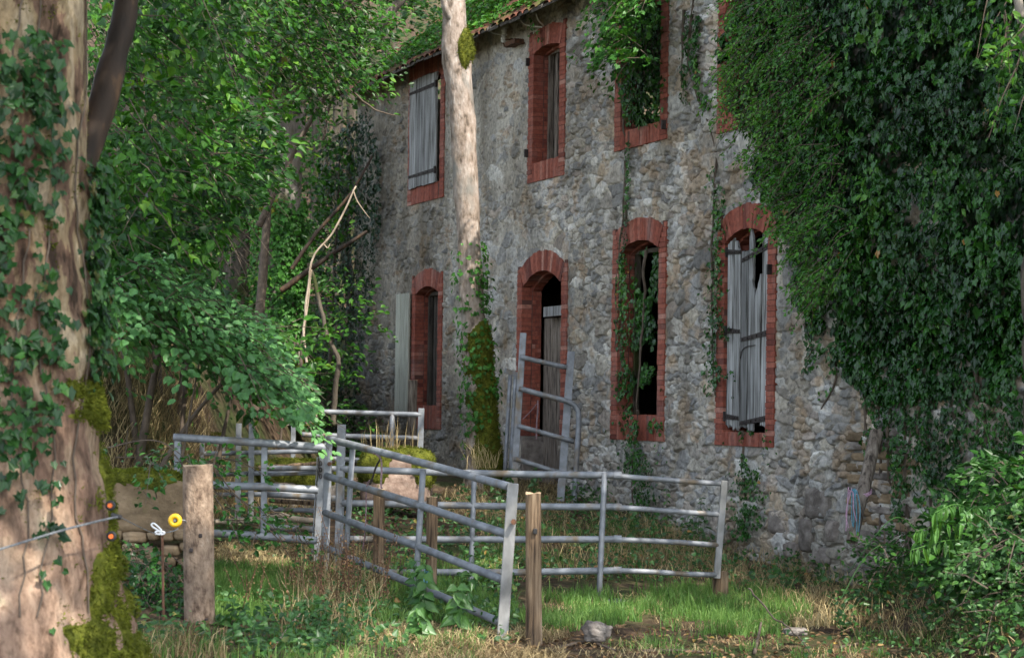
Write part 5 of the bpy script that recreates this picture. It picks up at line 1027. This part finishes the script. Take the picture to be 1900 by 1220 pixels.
# roof growth
n = 9000; s_ = np.concatenate([rng.uniform(3.0, 14.5, n), rng.uniform(3.5, 9, 2500)]); o_ = EO - rng.random(len(s_)) ** 1.0 * 2.8 + .04; pos = FW(s_, EAVE + .30 - o_ * pitch + rng.random(len(s_)) * .12, o_); kp = fbm(pos * 1.6, 3, 71) > .34; pos = pos[kp]; lf = MB()
leaves(lf, pos, np.array([NX * .5, NY * .5, .8]) + rng.normal(0, .4, pos.shape), np.array([NX, NY, -.6]) + rng.normal(0, .6, pos.shape), .08 * rng.uniform(.5, 1.2, len(pos)), 'ivy', np.clip(fbm(pos * 1.3, 3, 4) + rng.normal(0, .15, len(pos)), 0, 1)); e = empty("ivy", FW(8, EAVE + .3, 0), "light green ivy and weeds spread over the roof edge", "ivy"); mk("leaves", lf, M['ivylight'], e)
for p_, lab in (([(975, 30), (985, 50), (990, 62), (1002, 76)], "small ivy tendril dangling from the eave at the second window"),):
    wallivy("ivy", lab, np.array(p_ * 9, float) + rng.normal(0, 5, (36, 2)), rng.uniform(.1, .35, 36), .065, 'ivylight')

# ------------------------------------------------------------------ grass, straw, weeds and litter
def blades(mb, p, h, lean, wd, var):
    n = len(p); d = rng.normal(0, 1, (n, 3)); d[:, 2] = 0; d = unit(d); sd = np.stack([-d[:, 1], d[:, 0], np.zeros(n)], -1); a_ = rng.random(n) * 6.28; sd = np.stack([np.cos(a_), np.sin(a_) * .4, np.zeros(n)], -1)
    h = h[:, None]; wd = np.broadcast_to(wd, (n,))[:, None]; ln = np.broadcast_to(lean, (n,))[:, None] * h; up = np.array([0, 0, 1.])
    m_ = p + up * h * .55 + d * ln * .3; t = p + up * h * np.clip(1 - .4 * ln / h, .15, 1) + d * ln
    V = np.stack([p - sd * wd, p + sd * wd, m_ + sd * wd * .75, m_ - sd * wd * .75, t], 1); b = np.arange(n)[:, None] * 5
    n0 = mb.n; mb.add(V.reshape(-1, 3), b + np.array([[0, 1, 2, 3]]), np.repeat(var, 5)); mb.L.append((b + np.array([[3, 2, 4]]) + n0).ravel()); mb.T.append(np.full(n, 3, np.int32))
def gpoly(poly, n, Ymax=40):
    """ground points whose picture falls in poly, even over the ground"""
    pp = np.array(poly, float); C = np.array([G(x, y) for x, y in poly]); lo, hi = C.min(0) - .3, C.max(0) + .3; out = []
    tot = 0
    for _ in range(200):
        q = np.stack([rng.uniform(lo[0], hi[0], n * 2), rng.uniform(lo[1], min(hi[1], Ymax), n * 2)], -1); p = np.concatenate([q, gz(q[:, 0], q[:, 1])[:, None]], -1); x, y = proj(p); p = p[inpoly(x, y, poly)]; out.append(p); tot += len(p)
        if tot >= n: break
    return np.concatenate(out)[:n]
def clump(p, f, lo, seed): return p[fbm(p[:, :2] * f, 3, seed) > lo]
mb = MB()
for poly, n, hl, f, lo in (([(1000, 1105), (1360, 1095), (1500, 1120), (1510, 1165), (1380, 1185), (1120, 1160), (1020, 1180), (960, 1150)], 15000, (.04, .2), 2.6, .44), ([(390, 1055), (620, 1060), (600, 1150), (390, 1150)], 8000, (.06, .16), 2.2, .36), ([(640, 1050), (960, 1040), (960, 1160), (640, 1160)], 7000, (.06, .2), 2.5, .42), ([(900, 960), (1340, 980), (1340, 1085), (880, 1085)], 4000, (.08, .25), 1.5, .50), ([(1350, 1170), (1900, 1180), (1900, 1240), (1050, 1240), (1050, 1200)], 4000, (.05, .13), 2.5, .56), ([(-60, 1180), (900, 1180), (900, 1245), (-60, 1245)], 3000, (.05, .18), 2.5, .48)):
    p = clump(gpoly(poly, n), f, lo, 81); blades(mb, p, rng.uniform(*hl, len(p)) * (.7 + .6 * fbm(p[:, :2] * 3, 2, 6)), np.abs(rng.normal(.35, .3, len(p))), rng.uniform(.0025, .005, len(p)), np.clip(fbm(p * 2.2, 3, 4) + rng.normal(0, .2, len(p)), 0, 1))
tag(mk("grass", mb, M['grass']), "bright green grass in front of the long gate", "grass", kind='stuff')
mb = MB()
for poly, n, hl, f, lo, ln in (([(1300, 1060), (1560, 1040), (1720, 1090), (1880, 1160), (1880, 1200), (1500, 1195), (1450, 1150)], 4500, (.06, .32), 2.0, .48, 1.0), ([(1330, 1020), (1640, 1020), (1650, 1085), (1340, 1090)], 1500, (.12, .4), 2.0, .46, .7), ([(700, 1165), (1060, 1180), (1040, 1245), (600, 1245)], 5000, (.04, .18), 2.2, .42, 1.5), ([(400, 1015), (590, 1015), (590, 1062), (400, 1062)], 3500, (.04, .14), 2., .3, 1.5), ([(820, 895), (1050, 905), (1060, 970), (820, 970)], 3500, (.05, .25), 2., .38, 1.), ([(1100, 960), (1340, 970), (1340, 1060), (1100, 1060)], 2500, (.1, .32), 2., .42, .8), ([(520, 1040), (720, 1060), (720, 1190), (520, 1190)], 1500, (.1, .45), 2., .4, .5), ([(-50, 1170), (420, 1190), (420, 1240), (-50, 1240)], 1200, (.08, .3), 2., .45, .7), ([(1050, 1185), (1900, 1190), (1900, 1245), (1050, 1245)], 1800, (.04, .12), 2., .5, 1.8), ([(860, 950), (1340, 965), (1340, 1080), (860, 1080)], 3000, (.08, .3), 2.2, .44, 1.0), ([(1000, 1100), (1500, 1110), (1510, 1170), (1000, 1180)], 2500, (.04, .14), 2.2, .45, 1.2)):
    p = clump(gpoly(poly, n), f, lo, 83); blades(mb, p, rng.uniform(*hl, len(p)), np.abs(rng.normal(ln, .5, len(p))), rng.uniform(.002, .0055, len(p)), np.clip(fbm(p * 2.2, 3, 4) + rng.normal(.08, .3, len(p)), 0, 1))
# dry bank behind the low wall
pb = np.stack([rng.uniform(-4.4, -2.0, 19000), rng.uniform(17.6, 24, 19000)], -1); pb = np.concatenate([pb, gz(pb[:, 0], pb[:, 1])[:, None]], -1); pb = pb[pb[:, 2] > .62]; blades(mb, pb, rng.uniform(.1, .4, len(pb)), np.abs(rng.normal(1.0, .4, len(pb))), .003, rng.random(len(pb)))
tag(mk("dry_grass", mb, M['straw']), "dry yellow straw and dead grass along the wall and at the front", "dry grass", kind='stuff')
lf = MB(); pb = np.stack([rng.uniform(3.6, 8, 9000), rng.uniform(11, 21, 9000)], -1); pb = np.concatenate([pb, (gz(pb[:, 0], pb[:, 1]) + rng.random(9000) ** 2 * .3)[:, None]], -1)
leaves(lf, pb, np.array([0, -.5, .8]) + rng.normal(0, .4, (9000, 3)), rng.normal(0, 1, (9000, 3)), .06 * rng.uniform(.5, 1.5, 9000), 'heart', np.clip(rng.normal(.35, .2, 9000), 0, .9))
for poly, n, sz in (([(-50, 1130), (620, 1130), (620, 1240), (-50, 1240)], 2600, .05), ([(560, 1060), (960, 1060), (960, 1200), (560, 1220)], 2600, .045), ([(860, 930), (1340, 940), (1340, 1080), (860, 1080)], 5200, .045), ([(640, 940), (880, 930), (880, 1060), (640, 1060)], 1700, .045), ([(1330, 990), (1660, 990), (1700, 1110), (1330, 1100)], 4500, .05), ([(1500, 1060), (1900, 1080), (1900, 1200), (1560, 1180)], 2200, .05), ([(380, 960), (600, 960), (600, 1040), (380, 1040)], 800, .045), ([(1450, 1190), (1900, 1190), (1900, 1240), (1450, 1240)], 300, .04)):
    p = clump(gpoly(poly, n), 1.8, .45, 85); n_ = len(p); p = p + np.array([0, 0, 1.]) * (rng.random(n_) ** 1.5 * .28 * (.3 + fbm(p[:, :2] * 2, 2, 9)))[:, None]
    leaves(lf, p, np.array([0, -.5, .8]) + rng.normal(0, .4, (n_, 3)), rng.normal(0, 1, (n_, 3)) + np.array([0, 0, -.2]), sz * rng.uniform(.5, 1.5, n_), 'heart', np.clip(rng.normal(.45, .22, n_), 0, 1))
tag(mk("ground_weeds", lf, M['weed']), "low green weeds scattered under and around the gates", "weeds", kind='stuff')
lf = MB()
for poly, n in (([(-50, 1150), (1000, 1170), (1000, 1240), (-50, 1240)], 900), ([(1000, 1160), (1900, 1170), (1900, 1240), (1000, 1240)], 900), ([(820, 900), (1340, 940), (1340, 1080), (820, 1080)], 900), ([(380, 950), (900, 950), (900, 1080), (380, 1080)], 700), ([(1340, 1030), (1700, 1030), (1700, 1110), (1340, 1110)], 500)):
    p = gpoly(poly, n); n_ = len(p); p = p + np.array([0, 0, 1.]) * rng.uniform(.005, .04, n_)[:, None]; leaves(lf, p, np.array([0, -.15, 1]) + rng.normal(0, .3, (n_, 3)), rng.normal(0, 1, (n_, 3)), .05 * rng.uniform(.5, 1.3, n_), 'oval', rng.random(n_))
tag(mk("leaf_litter", lf, M['dead']), "brown dead leaves lying on the soil", "leaf litter", kind='stuff')
# tall reddish dead weeds and nettles by the gate
def stalks(name, lab, cat, polys, n, h, mat_s, mat_l, sz, nleaf, group=None, shape='heart', each=False):
    for k in range(n):
        p = gpoly(polys, 1)[0]; hh = rng.uniform(*h); tw, lf = MB(), MB(); tip = p + np.array([rng.normal(0, .12), rng.normal(0, .1), hh]); q = smoothpath([p, (p + tip) / 2 + rng.normal(0, .02, 3), tip], 10); tube(tw, q, np.linspace(.005, .002, 10), 5)
        t = np.linspace(.25, 1, nleaf); c0 = np.array([np.interp(t, np.linspace(0, 1, 10), q[:, j]) for j in range(3)]).T; a_ = np.arange(nleaf) * PI / 2 + rng.random() * 6
        for sg in (0, PI):
            d = np.stack([np.cos(a_ + sg), np.sin(a_ + sg), np.full(nleaf, -.35)], -1); leaves(lf, c0 + d * .01, np.array([0, -.25, .9]) + rng.normal(0, .25, (nleaf, 3)) + d * .3, d, sz * (1.15 - .6 * t) * rng.uniform(.8, 1.2, nleaf), shape, np.clip(rng.normal(.55, .2, nleaf), 0, .9))
        e = empty(name, p, lab, cat, group); mk("stem", tw, M[mat_s], e); mk("foliage", lf, M[mat_l], e)
stalks("nettle", "green nettle with toothed heart shaped leaves at the foot of the nearest gate", "plant", [(740, 1090), (900, 1110), (900, 1180), (740, 1170)], 6, (.3, .62), 'weed', 'weed', .12, 7, "nettles at the gate foot")
stalks("nettle", "green nettle growing in the bottom left weeds beside the log post", "plant", [(380, 1150), (640, 1150), (640, 1225), (380, 1225)], 12, (.15, .36), 'weed', 'weed', .085, 6, "nettles by the log post")
stalks("nettle", "green nettle in front of the stone wall behind the long gate", "plant", [(1080, 980), (1330, 990), (1330, 1050), (1080, 1040)], 14, (.3, .7), 'weed', 'weed', .09, 7, "nettles along the facade foot")
stalks("nettle", "green nettle growing round the base of the stood up gates", "plant", [(900, 905), (1110, 920), (1110, 955), (900, 950)], 12, (.25, .5), 'weed', 'weed', .1, 6, "nettles round the stood up gates")
for (x, y, hh, lab) in ((786, 1128, .5, "tall big leaved nettle by the second upright of the nearest gate"), (842, 1150, .42, "big leaved nettle under the sloping rails just left of the leaning box post"), (775, 1165, .28, "short big leaved nettle lowest in front of the nearest gate")):
    p = G(x, y) + np.array([0, -.9, 0]); p[2] = float(gz(p[0], p[1])); tip = p + np.array([.05, -.05, hh]); tw, lf = MB(), MB(); q = smoothpath([p, (p + tip) / 2 + np.array([.03, 0, 0]), tip], 10); tube(tw, q, np.linspace(.006, .003, 10), 5); n_ = 5; t_ = np.linspace(.4, 1, n_); c0 = np.array([np.interp(t_, np.linspace(0, 1, 10), q[:, j]) for j in range(3)]).T
    for sg in (0, PI):
        a_ = np.arange(n_) * PI / 2 + sg + x; d = np.stack([np.cos(a_), np.sin(a_) * .6, np.full(n_, -.75)], -1); leaves(lf, c0 + d * .01, np.array([0, -.75, .5]) + rng.normal(0, .25, (n_, 3)), d, .16 * (1.1 - .5 * t_) * rng.uniform(.85, 1.2, n_), 'heart', np.full(n_, .72))
    e = empty("nettle", p, lab, "plant"); mk("stem", tw, M['weed'], e); mk("foliage", lf, M['weed'], e)
stalks("dead_weed", "dry reddish brown weed stalk among the hinge posts of the gates", "plant", [(540, 1080), (740, 1090), (720, 1160), (540, 1150)], 44, (.3, .75), 'rust', 'dead', .035, 11, "dry weeds by the hinge posts", 'oval')
stalks("dead_weed", "dry brown weed stalk standing in front of the left gate", "plant", [(420, 1110), (560, 1110), (560, 1150), (420, 1150)], 10, (.25, .5), 'rust', 'dead', .025, 8, "dry weeds before the left gate", 'oval')
# grass sprigs on the boulder
mb = MB(); p = P(715, 838, 24.5) + rng.normal(0, 1, (70, 3)) * np.array([.16, .05, .01]); blades(mb, p, rng.uniform(.2, .5, 70), np.abs(rng.normal(.35, .25, 70)), .004, np.clip(rng.normal(.6, .25, 70), 0, 1)); tag(mk("grass_tuft", mb, M['straw'], origin=P(715, 838, 24.5)), "wispy seeding grass tuft on the mossy boulder", "grass")
mb = MB(); p = P(898, 868, 28) + rng.normal(0, 1, (50, 3)) * np.array([.1, .05, .01]); blades(mb, p, rng.uniform(.25, .6, 50), np.abs(rng.normal(.6, .3, 50)), .005, rng.uniform(.6, 1, 50)); tag(mk("grass_tuft", mb, M['straw'], origin=P(898, 868, 28)), "pale dry grass tuft at the foot of the slender pale tree", "grass")
# brambles and bushes on the right bank and elsewhere
def bush(name, lab, poly, Yr, n, nl, size, mat, shape, L, D0, canes, nb=(-.1, -.5, .2), droop=.35):
    pp = polypts(poly, n); C = np.array([P(x, y, t) for (x, y), t in zip(pp, rng.uniform(*Yr, n))]); C[:, 2] = np.maximum(C[:, 2], gz(C[:, 0], C[:, 1]) + .04); lo = C[np.argmin(C[:, 2])]; e = empty(name, lo, lab, "bush"); lf, tw = MB(), MB()
    sprays(lf, tw, C, np.asarray(D0, float) + rng.normal(0, .5, (n, 3)), rng.uniform(*L, n), nl, size, shape, (0, -.3, 1), droop, nb, .45, wide=.5); mk("foliage", lf, M[mat], e); mk("twigs", tw, M['twig'], e)
    for a_, m_, b_, y_ in canes: mb = MB(); tube(mb, smoothpath([P(*a_, y_), P(*m_, y_ - .1), P(*b_, y_ - .2)], 24), np.linspace(.007, .003, 24), 6); mk("cane", mb, M['weed'] if 'thicket' in lab else M['twig'], e)
    return e
bush("bramble_bush", "dark green bramble thicket on the bank at the lower right", [(1730, 980), (1790, 930), (1850, 880), (1960, 810), (1980, 1190), (1920, 1170), (1830, 1100), (1760, 1050)], (16.8, 19.6), 260, 20, .075, 'bramble', 'heart', (.25, .55), (-.3, -.3, .1), [((1720, 1010), (1660, 960), (1575, 1060), 18), ((1800, 1080), (1640, 1010), (1560, 1110), 17.5), ((1850, 930), (1830, 800), (1790, 750), 18.5)])
bush("bramble_bush", "yellowing bramble with dry leaves at the lower right edge", [(1810, 1000), (1960, 950), (1970, 1215), (1850, 1190)], (15.6, 17.0), 90, 22, .055, 'weed', 'oval', (.25, .55), (-.5, -.3, .1), [((1930, 1100), (1850, 1010), (1780, 1130), 16.2)])
bush("bramble_bush", "dark bramble leaves at the foot of the wall beside the leaning post", [(1620, 1010), (1690, 970), (1700, 1050), (1620, 1060)], (19, 21), 26, 16, .055, 'bramble', 'oval', (.3, .5), (-.4, -.3, .2), [])
bush("bramble_bush", "straggling bramble leaves over the low stone wall", [(190, 850), (400, 830), (420, 900), (360, 930), (230, 890)], (16.9, 17.9), 30, 12, .06, 'ivy', 'oval', (.3, .6), (.6, -.3, -.1), [((200, 830), (300, 820), (400, 905), 17.2), ((400, 870), (440, 920), (530, 1000), 17.8)])
bush("bramble_bush", "ivy leaved bramble hanging below the low stone wall", [(215, 1000), (345, 1000), (345, 1180), (215, 1180)], (16.6, 17.3), 60, 16, .05, 'ivy', 'ivy', (.25, .45), (.3, -.4, -.4), [])
bush("bramble_bush", "low bramble leaves crossing the rails of the left gate", [(385, 920), (470, 920), (560, 975), (560, 1000), (470, 985), (390, 970)], (17.4, 18.2), 16, 9, .055, 'bramble', 'oval', (.2, .4), (.8, -.2, -.3), [])
# the pale plant with long drooping leaves
pl_ = empty("weed_plant", P(1765, 1080, 16.9), "pale green plant with long drooping pointed leaves on the right bank", "plant"); lf, tw = MB(), MB()
for k, (x0, y0, x1, y1) in enumerate(((1836, 1000, 1700, 985), (1830, 985, 1735, 950), (1840, 1010, 1790, 955), (1842, 1015, 1690, 1020))):
    q = smoothpath([P(1800 + 8 * k, 1075, 16.9), P(x0, y0, 16.8), P((x0 + x1) / 2, min(y0, y1) - 14, 16.65), P(x1, y1, 16.5)], 18); tube(tw, q, np.linspace(.007, .003, 18), 6); n_ = 17; t = np.linspace(.35, 1, n_); c0 = np.array([np.interp(t, np.linspace(0, 1, 18), q[:, j]) for j in range(3)]).T
    leaves(lf, c0, np.stack([rng.normal(0, .35, n_), np.full(n_, -1.), rng.normal(.25, .15, n_)], -1), np.stack([rng.normal(0, .22, n_), rng.normal(0, .1, n_), np.full(n_, -1.)], -1), .165 * rng.uniform(.6, 1.1, n_), 'lance', rng.random(n_))
mk("stem", tw, M['palegreen'], pl_); mk("leaf", lf, M['palegreen'], pl_)
